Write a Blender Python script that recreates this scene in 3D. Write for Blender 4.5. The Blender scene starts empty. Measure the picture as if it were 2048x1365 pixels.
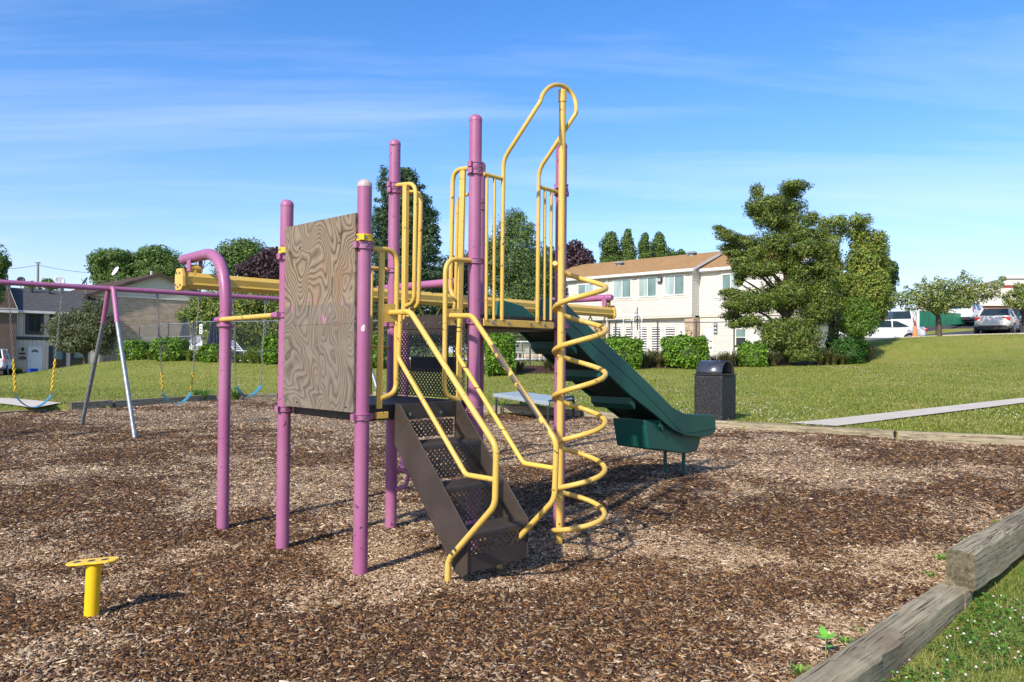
import bpy, math, random
import numpy as np
from mathutils import Vector, Matrix
random.seed(7); RNG = np.random.default_rng(11)
sc = bpy.context.scene
COL = sc.collection
R = math.radians

# ------------------------------------------------------------------ camera (measured from the posts of the play structure)
F, PIT, ROL, H = 1543.2, 0.0183, 0.0084, 1.346
cp, sp_, cr, sr = math.cos(PIT), math.sin(PIT), math.cos(ROL), math.sin(ROL)
cam = bpy.data.cameras.new('camera'); co = bpy.data.objects.new('camera', cam); COL.objects.link(co)
cam.sensor_width = 36; cam.lens = 36 * F / 2048; cam.clip_end = 3000; cam.clip_start = .05
co.matrix_world = Matrix.Translation((0, 0, H)) @ Matrix.Rotation(math.pi / 2 + PIT, 4, 'X') @ Matrix.Rotation(ROL, 4, 'Z')
sc.camera = co

def ray(u, v):
    a_, b_ = u - 1024, v - 682.5
    a = a_ * cr + b_ * sr; b = -a_ * sr + b_ * cr
    y2 = -b / F
    return Vector((a / F, cp - y2 * sp_, y2 * cp + sp_))
def at(u, v, y):                       # survey point at distance y
    r = ray(u, v); return Vector((0, 0, H)) + r * (y / r.y)
def gnd(u, v, h=0.0):                  # survey point at height h
    r = ray(u, v); return Vector((0, 0, H)) + r * ((h - H) / r.z)

# ------------------------------------------------------------------ noise
_T = RNG.random((256, 256))
def vnoise(x, y):
    x = np.asarray(x, float); y = np.asarray(y, float)
    xi = np.floor(x).astype(int); yi = np.floor(y).astype(int); fx = x - xi; fy = y - yi
    fx = fx * fx * (3 - 2 * fx); fy = fy * fy * (3 - 2 * fy)
    g = lambda i, j: _T[i & 255, j & 255]
    return (g(xi, yi) * (1 - fx) + g(xi + 1, yi) * fx) * (1 - fy) + (g(xi, yi + 1) * (1 - fx) + g(xi + 1, yi + 1) * fx) * fy
def fbm(x, y, s=1.0, o=4):
    t = 0; a = .5; n = 0
    for k in range(o):
        t = t + a * vnoise(x * s + 17.3 * k, y * s + 5.1 * k); n += a; a *= .5; s *= 2.03
    return t / n
def S(t): t = np.clip(t, 0, 1); return t * t * (3 - 2 * t)

# ------------------------------------------------------------------ materials
class G:
    def __init__(s, name):
        s.m = bpy.data.materials.new(name); s.m.use_nodes = True; s.t = s.m.node_tree; s.N = s.t.nodes; s.L = s.t.links
        s.b = s.N['Principled BSDF']; s.out = s.N['Material Output']
    def n(s, typ, ins=None, **pr):
        k = s.N.new(typ)
        for a, v in pr.items(): setattr(k, a, v)
        for a, v in (ins or {}).items(): s.put(k.inputs[a], v)
        return k
    def put(s, sock, v):
        if isinstance(v, bpy.types.NodeSocket): s.L.new(v, sock)
        elif isinstance(v, (tuple, list)) and len(v) == 3 and sock.type == 'RGBA': sock.default_value = (*v, 1)
        else: sock.default_value = v
    def coord(s, kind='Object', scale=None, rot=None):
        c = s.n('ShaderNodeTexCoord').outputs[kind]
        if scale or rot:
            mp = s.n('ShaderNodeMapping', {'Vector': c})
            if scale: mp.inputs['Scale'].default_value = scale
            if rot: mp.inputs['Rotation'].default_value = rot
            c = mp.outputs[0]
        return c
    def noise(s, vec, scale, detail=4, rough=.55, dist=0, out='Fac'):
        return s.n('ShaderNodeTexNoise', {'Vector': vec, 'Scale': scale, 'Detail': detail, 'Roughness': rough, 'Distortion': dist}).outputs[out]
    def vor(s, vec, scale, out='Distance', feature='F1'):
        return s.n('ShaderNodeTexVoronoi', {'Vector': vec, 'Scale': scale}, feature=feature).outputs[out]
    def math(s, op, a, b=0.0, c=0.0):
        k = s.n('ShaderNodeMath', operation=op); s.put(k.inputs[0], a); s.put(k.inputs[1], b); s.put(k.inputs[2], c); return k.outputs[0]
    def ramp(s, f, stops, mode='LINEAR'):
        k = s.n('ShaderNodeValToRGB', {'Fac': f}); e = k.color_ramp.elements; k.color_ramp.interpolation = mode
        while len(e) < len(stops): e.new(.5)
        for i, (p, c) in enumerate(stops):
            e[i].position = p; e[i].color = (c, c, c, 1) if isinstance(c, (int, float)) else (*c, 1)
        return k.outputs['Color']
    def mix(s, f, a, b, mode='MIX'):
        k = s.n('ShaderNodeMix', data_type='RGBA', blend_type=mode); s.put(k.inputs[0], f); s.put(k.inputs[6], a); s.put(k.inputs[7], b); return k.outputs[2]
    def bump(s, h, st=.3, d=.01):
        k = s.n('ShaderNodeBump', {'Height': h, 'Strength': st, 'Distance': d}); s.L.new(k.outputs[0], s.b.inputs['Normal'])
    def set(s, **k):
        nm = {'col': 'Base Color', 'rough': 'Roughness', 'metal': 'Metallic', 'spec': 'Specular IOR Level', 'coat': 'Coat Weight', 'sss': 'Subsurface Weight'}
        for a, v in k.items(): s.put(s.b.inputs[nm[a]], v)
        return s
    def attr(s, name, out='Color'): return s.n('ShaderNodeAttribute', attribute_name=name).outputs[out]
    def alpha(s, fac):                   # fac 1 = solid
        tr = s.n('ShaderNodeBsdfTransparent'); mx = s.n('ShaderNodeMixShader'); s.put(mx.inputs[0], fac)
        s.L.new(tr.outputs[0], mx.inputs[1]); s.L.new(s.b.outputs[0], mx.inputs[2]); s.L.new(mx.outputs[0], s.out.inputs[0])
MATS = {}
def plain(name, col, rough=.5, metal=0.0, var=.12, scale=6, spec=.5, bump=0):
    if name in MATS: return MATS[name]
    g = G(name); c = g.coord()
    f = g.noise(c, scale, 5)
    a = tuple(x * (1 - var) for x in col); b = tuple(min(1, x * (1 + var)) for x in col)
    g.set(col=g.ramp(f, [(.3, a), (.7, b)]), rough=rough, metal=metal, spec=spec)
    if bump: g.bump(g.noise(c, scale * 8, 3), bump, .01)
    MATS[name] = g.m; return g.m
def paint(name, col, fade, dark, rough=.42, speck=.645):
    g = G(name); c = g.coord()
    f = g.noise(c, 2.3, 6); base = g.mix(g.ramp(f, [(.35, 0), (.75, 1)]), col, fade)
    fine = g.noise(c, 60, 3); base = g.mix(g.ramp(fine, [(.35, .10), (.6, 0)]), base, dark)
    sc1 = g.noise(g.coord(scale=(14, 14, 22)), 1.0, 5, .65, 1.5)
    sp = g.ramp(sc1, [(speck, 0), (speck + .02, 1)])
    base = g.mix(sp, base, (.02, .015, .015))
    g.set(col=base, rough=g.ramp(f, [(.3, rough - .06), (.8, rough + .16)]))
    g.bump(g.noise(c, 90, 2), .06, .004)
    return g.m
M_PURPLE = paint('purple_paint', (.345, .105, .222), (.39, .15, .26), (.24, .06, .15))
M_YELLOW = paint('yellow_paint', (.68, .425, .075), (.70, .47, .12), (.48, .26, .04))
M_BRIGHTY = paint('bright_yellow', (.85, .52, .01), (.85, .55, .02), (.6, .33, .0), .35, .80)
M_GREEN = paint('green_plastic', (.006, .088, .062), (.010, .105, .075), (.005, .062, .044), .38, .80)
M_DGREEN = plain('dark_green_steel', (.006, .085, .062), .4)
M_CAPFADE = plain('worn_cap', (.50, .38, .38), .45)
M_GALV = plain('galvanised_steel', (.26, .29, .29), .5, .55, .25, 14)
M_BOLT = plain('bolt_steel', (.35, .34, .32), .3, .9)
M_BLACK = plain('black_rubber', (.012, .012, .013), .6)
M_DARK = plain('dark_steel', (.02, .02, .021), .45)
M_CHAIN = plain('chain_steel', (.22, .21, .2), .4, .7)
M_YCHAIN = plain('yellow_chain_cover', (.75, .5, .02), .5)
M_BELT = plain('blue_belt', (.045, .19, .28), .5)
M_WHITE = plain('white_paint', (.78, .78, .76), .45, var=.05)
M_NAVY = plain('navy_canvas', (.012, .028, .062), .8, var=.3)
M_ORANGE = plain('orange_plastic', (.90, .24, .08), .5)
M_BLUEBIN = plain('blue_plastic', (.01, .07, .5), .4)

def brown_coat(perf):
    g = G('brown_perforated_steel' if perf else 'brown_steel'); c = g.coord()
    f = g.noise(c, 5, 6)
    col = g.ramp(f, [(.3, (.036, .026, .020)), (.7, (.062, .047, .038))])
    w = g.noise(g.coord(scale=(3, 3, 9)), 3, 6, .7, 1); col = g.mix(g.ramp(w, [(.60, 0), (.75, .45)]), col, (.14, .115, .10))
    g.set(col=col, rough=.5); g.bump(g.noise(c, 120, 2), .15, .003)
    if perf:                              # staggered round holes laid out in the panel's own metres
        uv = g.n('ShaderNodeUVMap').outputs[0]
        x = g.n('ShaderNodeSeparateXYZ', {0: uv})
        px = .036
        xs = g.math('DIVIDE', x.outputs[0], px); ys = g.math('DIVIDE', x.outputs[1], px)
        def d2(ox):
            a = g.math('SUBTRACT', g.math('FRACT', g.math('ADD', xs, ox)), .5)
            b = g.math('SUBTRACT', g.math('FRACT', g.math('ADD', ys, ox)), .5)
            return g.math('SQRT', g.math('ADD', g.math('MULTIPLY', a, a), g.math('MULTIPLY', b, b)))
        d = g.math('MINIMUM', d2(0.0), d2(.5))
        g.alpha(g.math('GREATER_THAN', d, .195))
    return g.m
M_BROWN = brown_coat(False); M_PERF = brown_coat(True)

def mulch_mat():
    g = G('wood_mulch'); c = g.coord()
    w = g.noise(c, 9, 2, out='Color'); wv = g.n('ShaderNodeVectorMath', {0: w, 1: (.08, .08, .08)}, operation='MULTIPLY').outputs[0]
    v = g.n('ShaderNodeVectorMath', {0: c, 1: wv}, operation='ADD').outputs[0]
    mp = g.n('ShaderNodeMapping', {'Vector': v}); mp.inputs['Scale'].default_value = (34, 60, 30)
    vo = g.n('ShaderNodeTexVoronoi', {'Vector': mp.outputs[0], 'Scale': 1.0})
    rnd = g.n('ShaderNodeSeparateColor', {0: vo.outputs['Color']}).outputs[0]
    p = g.attr('patch', 'Fac')
    dk = g.ramp(rnd, [(.1, (.030, .017, .010)), (.5, (.10, .05, .026)), (.8, (.165, .088, .046)), (.97, (.33, .24, .165))])
    lt = g.ramp(rnd, [(.05, (.07, .047, .034)), (.4, (.22, .15, .095)), (.75, (.38, .29, .195)), (.97, (.52, .43, .31))])
    g.set(col=g.mix(p, dk, lt), rough=.9, spec=.2)
    g.bump(g.math('ADD', rnd, vo.outputs['Distance']), .9, .02)
    return g.m
M_MULCH = mulch_mat()
def attrcol(name, rough=.85, spec=.2, tint=None, trans=0.0):
    g = G(name); g.set(col=g.attr('col'), rough=rough, spec=spec)
    if trans:
        tb = g.n('ShaderNodeBsdfTranslucent'); mx = g.n('ShaderNodeMixShader'); mx.inputs[0].default_value = trans
        g.L.new(g.attr('col'), tb.inputs[0]); g.L.new(g.b.outputs[0], mx.inputs[1]); g.L.new(tb.outputs[0], mx.inputs[2]); g.L.new(mx.outputs[0], g.out.inputs[0])
    return g.m
M_CHIP = attrcol('chip_wood'); M_LEAF = attrcol('leaf', .5, .35, trans=.22); M_BLADE = attrcol('grass_blade', .6, .25, trans=.2)

def lawn_mat():
    g = G('lawn_turf'); c = g.coord()
    big = g.noise(c, .22, 5, .6); mid = g.noise(c, 1.1, 6, .65); fine = g.noise(c, 30, 4, .7)
    col = g.ramp(big, [(.30, (.185, .23, .036)), (.5, (.255, .285, .046)), (.7, (.34, .325, .07))])
    col = g.mix(g.ramp(mid, [(.42, 0), (.75, .75)]), col, (.38, .33, .10))
    col = g.mix(g.ramp(fine, [(.3, .65), (.55, 0)]), col, (.085, .12, .017))
    col = g.mix(g.ramp(fine, [(.55, 0), (.8, .5)]), col, (.44, .44, .13))
    g.set(col=col, rough=.9, spec=.15); g.bump(g.noise(c, 45, 3, .7), .8, .05)
    return g.m
M_LAWN = lawn_mat()
def timber_mat():
    g = G('weathered_timber'); c = g.coord(scale=(1, 12, 12)); o = g.coord()
    f = g.noise(c, 3.2, 8, .65, .15)
    col = g.ramp(f, [(.28, (.135, .11, .068)), (.45, (.31, .26, .165)), (.7, (.45, .385, .26))])
    k = g.noise(g.coord(scale=(.16, 9, 9)), 2.0, 3, .55, .25); crack = g.ramp(k, [(.488, 0), (.5, 1), (.512, 0)])
    col = g.mix(crack, col, (.03, .022, .015))
    st = g.noise(o, 1.3, 5); col = g.mix(g.ramp(st, [(.5, 0), (.75, .55)]), col, (.14, .10, .06))
    nx = g.math('ABSOLUTE', g.n('ShaderNodeSeparateXYZ', {0: g.n('ShaderNodeTexCoord').outputs['Normal']}).outputs[0]); eg = g.noise(o, 22, 6, .7)
    col = g.mix(g.math('GREATER_THAN', nx, .8), col, g.ramp(eg, [(.3, (.05, .042, .028)), (.55, (.17, .145, .09)), (.75, (.28, .25, .165))]))
    mo = g.noise(o, 9, 4); col = g.mix(g.ramp(mo, [(.58, 0), (.75, .5)]), col, (.11, .10, .05))
    g.set(col=col, rough=.9, spec=.15); g.bump(g.math('SUBTRACT', f, crack), .7, .012)
    return g.m
M_TIMBER = timber_mat()
def plywood_mat():
    g = G('weathered_plywood'); c = g.coord()
    x = g.n('ShaderNodeSeparateXYZ', {0: c})
    v = g.coord(scale=(2.2, 2.2, 1.5))
    f = g.noise(v, 1.0, 1.5, .45, 1.0)
    w = g.noise(g.coord(scale=(9, 9, 16)), 1.0, 3)
    ph = g.math('ADD', g.math('MULTIPLY', f, 27.0), g.math('MULTIPLY', w, .6))
    ln = g.math('FRACT', ph)
    low = g.ramp(x.outputs[2], [(.0, 0), (.001, 0)])
    # two boards: the upper one tawny, the lower one greyer
    isup = g.math('GREATER_THAN', g.math('ADD', x.outputs[2], g.math('MULTIPLY', w, .008)), 1.665)
    up = g.ramp(ln, [(.0, (.06, .041, .025)), (.25, (.165, .118, .075)), (.6, (.29, .225, .155)), (1, (.22, .166, .112))])
    dn = g.ramp(ln, [(.0, (.08, .063, .047)), (.3, (.155, .126, .095)), (.7, (.22, .183, .142)), (1, (.18, .148, .113))])
    col = g.mix(isup, dn, up)
    tone = g.noise(c, 3.5, 5); col = g.mix(g.ramp(tone, [(.4, 0), (.75, .5)]), col, (.25, .22, .175))
    rust = g.noise(g.coord(scale=(6, 6, 3)), 1, 5); col = g.mix(g.ramp(rust, [(.55, 0), (.75, .5)]), col, (.27, .14, .075))
    fib = g.noise(g.coord(scale=(60, 60, 9)), 1, 3); col = g.mix(g.ramp(fib, [(.3, .35), (.5, 0)]), col, (.10, .075, .05))
    # seams where the boards meet
    def seam(z): return g.math('LESS_THAN', g.math('ABSOLUTE', g.math('SUBTRACT', g.math('ADD', x.outputs[2], g.math('MULTIPLY', w, .008)), z)), .0035)
    col = g.mix(g.math('MULTIPLY', seam(1.535), .35), col, (.07, .05, .035))
    # rubbed pink paint
    pk = g.noise(g.coord(scale=(22, 22, 9)), 1, 4, .6, .5)
    box = g.math('MULTIPLY', g.math('GREATER_THAN', x.outputs[2], 1.53), g.math('LESS_THAN', x.outputs[2], 1.70))
    col = g.mix(g.math('MULTIPLY', box, g.ramp(pk, [(.62, 0), (.66, .8)])), col, (.55, .16, .36))
    g.set(col=col, rough=.85, spec=.2); g.bump(ln, .35, .004)
    return g.m
M_PLY = plywood_mat()
def tape_mat():
    g = G('worn_grip_rail'); c = g.coord()
    f = g.noise(g.coord(scale=(16, 16, 12)), 1, 4, .6, .8)
    col = g.mix(g.ramp(f, [(.44, 0), (.47, 1)]), (.74, .46, .06), (.075, .06, .055)); g.set(col=col, rough=.6); return g.m
M_TAPE = tape_mat()
def stripe_mat():                        # rail with a few left-over tape rings
    g = G('ringed_rail'); c = g.coord(); f = g.noise(g.coord(scale=(3, 3, 30)), 1.3, 2)
    col = g.mix(g.ramp(f, [(.64, 0), (.66, 1)]), (.76, .50, .08), (.08, .05, .03)); g.set(col=col, rough=.5); return g.m
M_RING = stripe_mat()
def brick_mat(name, c1, c2, mortar, scale=1.0):
    g = G(name); uv = g.n('ShaderNodeUVMap').outputs[0]
    b = g.n('ShaderNodeTexBrick', {'Vector': uv, 'Color1': c1, 'Color2': c2, 'Mortar': mortar, 'Scale': 1.0, 'Mortar Size': .012, 'Brick Width': .22 * scale, 'Row Height': .075 * scale})
    n = g.noise(uv, 1.2, 5); col = g.mix(g.ramp(n, [(.35, .35), (.6, 0)]), b.outputs[0], tuple(x * .6 for x in c1))
    g.set(col=col, rough=.9, spec=.2); g.bump(b.outputs['Fac'], -.4, .01); return g.m
M_BRICKT = brick_mat('tan_brick', (.52, .38, .27), (.34, .24, .155), (.56, .49, .40), 1.9)
M_BRICKD = brick_mat('brown_brick', (.17, .10, .06), (.115, .065, .04), (.26, .22, .18))
M_BRICKR = brick_mat('red_brick', (.30, .11, .065), (.23, .08, .05), (.34, .25, .2))
def siding(name, col, step=.13, vert=False):
    g = G(name); uv = g.n('ShaderNodeUVMap').outputs[0]; x = g.n('ShaderNodeSeparateXYZ', {0: uv})
    f = g.math('FRACT', g.math('DIVIDE', x.outputs[0 if vert else 1], step))
    n = g.noise(uv, .8, 5); base = g.mix(g.ramp(n, [(.3, .18), (.7, 0)]), col, tuple(v * .75 for v in col))
    base = g.mix(g.math('LESS_THAN', f, .09 if vert else .15), base, tuple(v * .45 for v in col))
    g.set(col=base, rough=.6, spec=.3); g.bump(f, .6, .02); return g.m
M_SIDE = siding('cream_siding', (.69, .665, .59), .15); M_SIDEG = siding('beige_siding', (.60, .55, .45), .15); M_T111 = siding('grey_groove_siding', (.72, .61, .48), .3, True)
def roof_mat(name, a, b):
    g = G(name); uv = g.n('ShaderNodeUVMap').outputs[0]
    br = g.n('ShaderNodeTexBrick', {'Vector': uv, 'Color1': a, 'Color2': b, 'Mortar': tuple(x * .55 for x in a), 'Scale': 1.0, 'Mortar Size': .012, 'Brick Width': .3, 'Row Height': .14})
    n = g.noise(uv, .7, 6); col = g.mix(g.ramp(n, [(.35, .4), (.65, 0)]), br.outputs[0], tuple(x * .65 for x in a))
    g.set(col=col, rough=.95, spec=.1); return g.m
M_ROOFB = roof_mat('brown_shingle', (.43, .26, .12), (.35, .205, .09)); M_ROOFG = roof_mat('grey_shingle', (.115, .113, .112), (.08, .08, .08)); M_ROOFD = roof_mat('dark_shingle', (.11, .075, .055), (.08, .055, .04))
def glass_mat(name, col, rough=.06):
    g = G(name); uv = g.coord(); n = g.noise(g.coord(scale=(2.2, 2.2, .5)), 1, 3)
    g.set(col=g.ramp(n, [(.35, tuple(x * .7 for x in col)), (.65, col)]), rough=rough, spec=.7); return g.m
M_GLASS = glass_mat('window_glass', (.20, .30, .28)); M_GLASSL = glass_mat('curtained_glass', (.42, .52, .49), .12); M_GLASSD = glass_mat('dark_glass', (.035, .045, .045)); M_CARG = glass_mat('car_glass', (.02, .035, .035))
M_TRIM = plain('trim_beige', (.62, .57, .48), .6); M_DTRIM = plain('dark_trim', (.05, .052, .062), .6); M_FASC = plain('fascia_white', (.72, .70, .66), .5); M_BFASC = plain('brown_fascia', (.09, .055, .04), .6)
M_METAL = plain('sheet_metal', (.33, .37, .38), .45, .3)
def concrete(name, col):
    g = G(name); c = g.coord(); f = g.noise(c, 2, 7, .65); k = g.noise(c, 60, 3)
    v = g.ramp(f, [(.3, tuple(x * .8 for x in col)), (.7, col)]); v = g.mix(g.ramp(k, [(.3, .3), (.5, 0)]), v, tuple(x * .6 for x in col))
    g.set(col=v, rough=.9, spec=.2); g.bump(k, .2, .01); return g.m
M_CONC = concrete('concrete', (.62, .55, .45)); M_ASPH = concrete('asphalt', (.075, .075, .078))
def speckle():
    g = G('black_aggregate'); c = g.coord(); f = g.vor(c, 90, 'Color'); s = g.n('ShaderNodeSeparateColor', {0: f}).outputs[0]
    g.set(col=g.ramp(s, [(.3, (.009, .009, .009)), (.85, (.014, .014, .014)), (.99, (.085, .085, .085))]), rough=.55); g.bump(s, .5, .006); return g.m
M_AGG = speckle()
def benchmat():
    g = G('perforated_bench'); c = g.coord(); d = g.vor(c, 55); g.set(col=g.ramp(d, [(.25, (.14, .16, .17)), (.45, (.48, .54, .56))]), rough=.4, metal=.1); return g.m
M_BENCH = benchmat()
def barkmat(name, col):
    g = G(name); f = g.noise(g.coord(scale=(14, 14, 4)), 1, 6, .65); g.set(col=g.ramp(f, [(.3, tuple(x * .45 for x in col)), (.7, col)]), rough=.95, spec=.1); g.bump(f, .8, .03); return g.m
M_BARK = barkmat('bark', (.14, .11, .085))
def bedmat():
    g = G('bed_mulch'); c = g.coord(); f = g.noise(c, 14, 6, .7); g.set(col=g.ramp(f, [(.3, (.025, .014, .010)), (.65, (.10, .055, .04))]), rough=.95, spec=.1); g.bump(f, .8, .05); return g.m
M_BED = bedmat()
def linkmat(name, cover, col):
    g = G(name); uv = g.n('ShaderNodeUVMap').outputs[0]; x = g.n('ShaderNodeSeparateXYZ', {0: uv})
    p = g.math('ADD', x.outputs[0], x.outputs[1]); q = g.math('SUBTRACT', x.outputs[0], x.outputs[1])
    a = g.math('LESS_THAN', g.math('FRACT', g.math('DIVIDE', p, .08)), cover); b = g.math('LESS_THAN', g.math('FRACT', g.math('DIVIDE', q, .08)), cover)
    g.set(col=col, rough=.5); g.alpha(g.math('MAXIMUM', a, b)); return g.m
M_LINK = linkmat('chain_link', .032, (.16, .17, .17)); M_SCREEN = linkmat('dense_mesh_screen', .22, (.10, .105, .11))
def carpaint(name, col):
    g = G(name); g.set(col=col, rough=.28, coat=.6, spec=.5); return g.m
M_CWHITE = carpaint('car_white', (.80, .80, .79)); M_CSILV = carpaint('car_champagne', (.70, .66, .58)); M_CDARK = carpaint('car_dark', (.05, .055, .06)); M_CGREY = carpaint('car_grey', (.30, .31, .33)); M_TAIL = plain('tail_lamp', (.55, .015, .015), .2)
M_RIM = plain('wheel_rim', (.4, .4, .41), .3, .6); M_TYRE = plain('tyre', (.015, .015, .016), .8); M_PLATE = plain('number_plate', (.65, .66, .68), .4)
M_GSCREEN = plain('green_panel', (.016, .30, .115), .55, var=.25, scale=1.2); M_STUCCO = plain('cream_stucco', (.72, .66, .55), .9, var=.05); M_RED = plain('red_band', (.35, .04, .04), .5)
M_ROCK = plain('brown_stone', (.16, .09, .06), .9, var=.3, scale=14)

# ------------------------------------------------------------------ mesh tools
UP = Vector((0, 0, 1))
class MB:
    def __init__(s): s.v = []; s.f = []; s.uv = {}
    def add(s, vs, fs):
        o = len(s.v); s.v += [tuple(x) for x in vs]; s.f += [tuple(i + o for i in f) for f in fs]; return s
    def quad(s, a, b, c, d, uv=None):
        s.add([a, b, c, d], [(0, 1, 2, 3)])
        if uv: s.uv[len(s.f) - 1] = uv
        return s
    def obox(s, o, x, y, z):             # box from a corner and three edge vectors
        o, x, y, z = map(Vector, (o, x, y, z)); p = [o, o + x, o + x + y, o + y]; p += [q + z for q in p]
        fl = x.cross(y).dot(z) < 0
        fs = [(0, 3, 2, 1), (4, 5, 6, 7), (0, 1, 5, 4), (1, 2, 6, 5), (2, 3, 7, 6), (3, 0, 4, 7)]
        return s.add(p, [f[::-1] for f in fs] if fl else fs)
    def box(s, c, size, rz=0):
        c = Vector(c); m = Matrix.Rotation(rz, 3, 'Z'); x, y, z = m @ Vector((size[0], 0, 0)), m @ Vector((0, size[1], 0)), Vector((0, 0, size[2]))
        return s.obox(c - (x + y + z) / 2, x, y, z)
    def tube(s, path, r, n=12, caps=True, closed=False):
        p = [Vector(q) for q in path]; rr = r if isinstance(r, (list, tuple)) else [r] * len(p)
        N = len(p); rings = []; nrm = None
        for i in range(N):
            if closed: t = (p[(i + 1) % N] - p[i - 1])
            else: t = p[min(i + 1, N - 1)] - p[max(i - 1, 0)]
            t.normalize()
            if nrm is None: nrm = t.orthogonal().normalized()
            nrm = (nrm - t * nrm.dot(t));
            if nrm.length < 1e-6: nrm = t.orthogonal()
            nrm.normalize(); bn = t.cross(nrm)
            rings.append([p[i] + (nrm * math.cos(2 * math.pi * k / n) + bn * math.sin(2 * math.pi * k / n)) * rr[i] for k in range(n)])
        o = len(s.v)
        for g in rings: s.v += [tuple(x) for x in g]
        for i in range(N if closed else N - 1):
            j = (i + 1) % N
            for k in range(n):
                l = (k + 1) % n; s.f.append((o + i * n + k, o + i * n + l, o + j * n + l, o + j * n + k))
        if caps and not closed:
            s.f.append(tuple(o + k for k in range(n))[::-1]); s.f.append(tuple(o + (N - 1) * n + k for k in range(n)))
        return s
    def cyl(s, a, b, r, n=16, r2=None): return s.tube([a, b], [r, r2 if r2 is not None else r], n)
    def lathe(s, prof, c=(0, 0, 0), n=20):
        o = len(s.v); c = Vector(c)
        for r, z in prof: s.v += [(c.x + r * math.cos(2 * math.pi * k / n), c.y + r * math.sin(2 * math.pi * k / n), c.z + z) for k in range(n)]
        for i in range(len(prof) - 1):
            for k in range(n):
                l = (k + 1) % n; s.f.append((o + i * n + k, o + i * n + l, o + (i + 1) * n + l, o + (i + 1) * n + k))
        if prof[0][0] > 1e-4: s.f.append(tuple(o + k for k in range(n))[::-1])
        if prof[-1][0] > 1e-4: s.f.append(tuple(o + (len(prof) - 1) * n + k for k in range(n)))
        return s
    def prism(s, poly, d):               # polygon (3D, flat) pushed along d
        n = len(poly); d = Vector(d); p = [Vector(q) for q in poly]
        nn = Vector((0, 0, 0))
        for i in range(n): nn += p[i].cross(p[(i + 1) % n])
        fl = nn.dot(d) > 0
        fs = [tuple(range(n)), tuple(range(2 * n - 1, n - 1, -1))] + [(i, i + n, (i + 1) % n + n, (i + 1) % n) for i in range(n)]
        return s.add(p + [q + d for q in p], [f[::-1] for f in fs] if fl else fs)
    def build(s, name, mat, parent=None, smooth=None, bevel=0, world=True, weld=False):
        me = bpy.data.meshes.new(name)
        off = Vector((0, 0, 0))
        if parent is not None and world:
            r = parent
            while r.parent: r = r.parent
            off = Vector(r.location)
        me.from_pydata([tuple(Vector(q) - off) for q in s.v], [], s.f); me.materials.append(mat)
        if s.uv:
            l = me.uv_layers.new(name='UVMap')
            for fi, uv in s.uv.items():
                for k, li in enumerate(me.polygons[fi].loop_indices): l.data[li].uv = uv[k]
        if weld:
            import bmesh
            bm = bmesh.new(); bm.from_mesh(me); bmesh.ops.remove_doubles(bm, verts=bm.verts, dist=1e-4); bm.to_mesh(me); bm.free()
        if smooth: me.shade_smooth(); me.set_sharp_from_angle(angle=R(smooth))
        o = bpy.data.objects.new(name, me); COL.objects.link(o)
        if parent is not None: o.parent = parent
        if bevel:
            b = o.modifiers.new('bevel', 'BEVEL'); b.width = bevel; b.segments = 2; b.limit_method = 'ANGLE'
        return o
def tag(o, label=None, cat=None, group=None, kind=None):
    if label: o['label'] = label
    if cat: o['category'] = cat
    if group: o['group'] = group
    if kind: o['kind'] = kind
    return o
def thing(name, label, cat, loc=(0, 0, 0), rz=0, group=None):
    o = bpy.data.objects.new(name, None); COL.objects.link(o); o.location = loc; o.rotation_euler = (0, 0, rz); o.empty_display_size = .2
    return tag(o, label, cat, group)
def copy_tree(o, parent=None):
    c = o.copy(); COL.objects.link(c); c.parent = parent
    for ch in [x for x in bpy.data.objects if x.parent == o]: copy_tree(ch, c)
    return c
def fast(name, co_, faces, mat, parent=None, col=None, smooth=False, off=True):
    me = bpy.data.meshes.new(name); co_ = np.asarray(co_, np.float32)
    if parent is not None and off:
        r = parent
        while r.parent: r = r.parent
        co_ = co_ - np.array(r.location, np.float32)
    faces = np.asarray(faces, np.int32); k = faces.shape[1]
    me.vertices.add(len(co_)); me.vertices.foreach_set('co', co_.ravel())
    me.loops.add(faces.size); me.loops.foreach_set('vertex_index', faces.ravel())
    me.polygons.add(len(faces)); me.polygons.foreach_set('loop_start', np.arange(0, faces.size, k, dtype=np.int32))
    if smooth: me.polygons.foreach_set('use_smooth', np.ones(len(faces), bool))
    if col is not None:
        a = me.attributes.new('col', 'FLOAT_COLOR', 'POINT'); c4 = np.ones((len(co_), 4), np.float32); c4[:, :3] = col; a.data.foreach_set('color', c4.ravel())
    me.materials.append(mat); me.update(calc_edges=True); me.validate()
    o = bpy.data.objects.new(name, me); COL.objects.link(o)
    if parent is not None: o.parent = parent
    return o
def fillet(pts, r, seg=7):
    p = [Vector(q) for q in pts]; out = [p[0]]
    for i in range(1, len(p) - 1):
        a, b, c = p[i - 1], p[i], p[i + 1]; d1 = (a - b); d2 = (c - b); l = min(d1.length, d2.length) * .49
        ri = r[i - 1] if isinstance(r, (list, tuple)) else r
        d1n, d2n = d1.normalized(), d2.normalized(); ang = d1n.angle(d2n)
        t = min(l, ri / max(math.tan(ang / 2), 1e-3)); s0, s1 = b + d1n * t, b + d2n * t
        for k in range(seg + 1):
            w = k / seg; out.append(s0 * (1 - w) ** 2 + b * 2 * w * (1 - w) + s1 * w * w)
    return out + [p[-1]]

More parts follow.
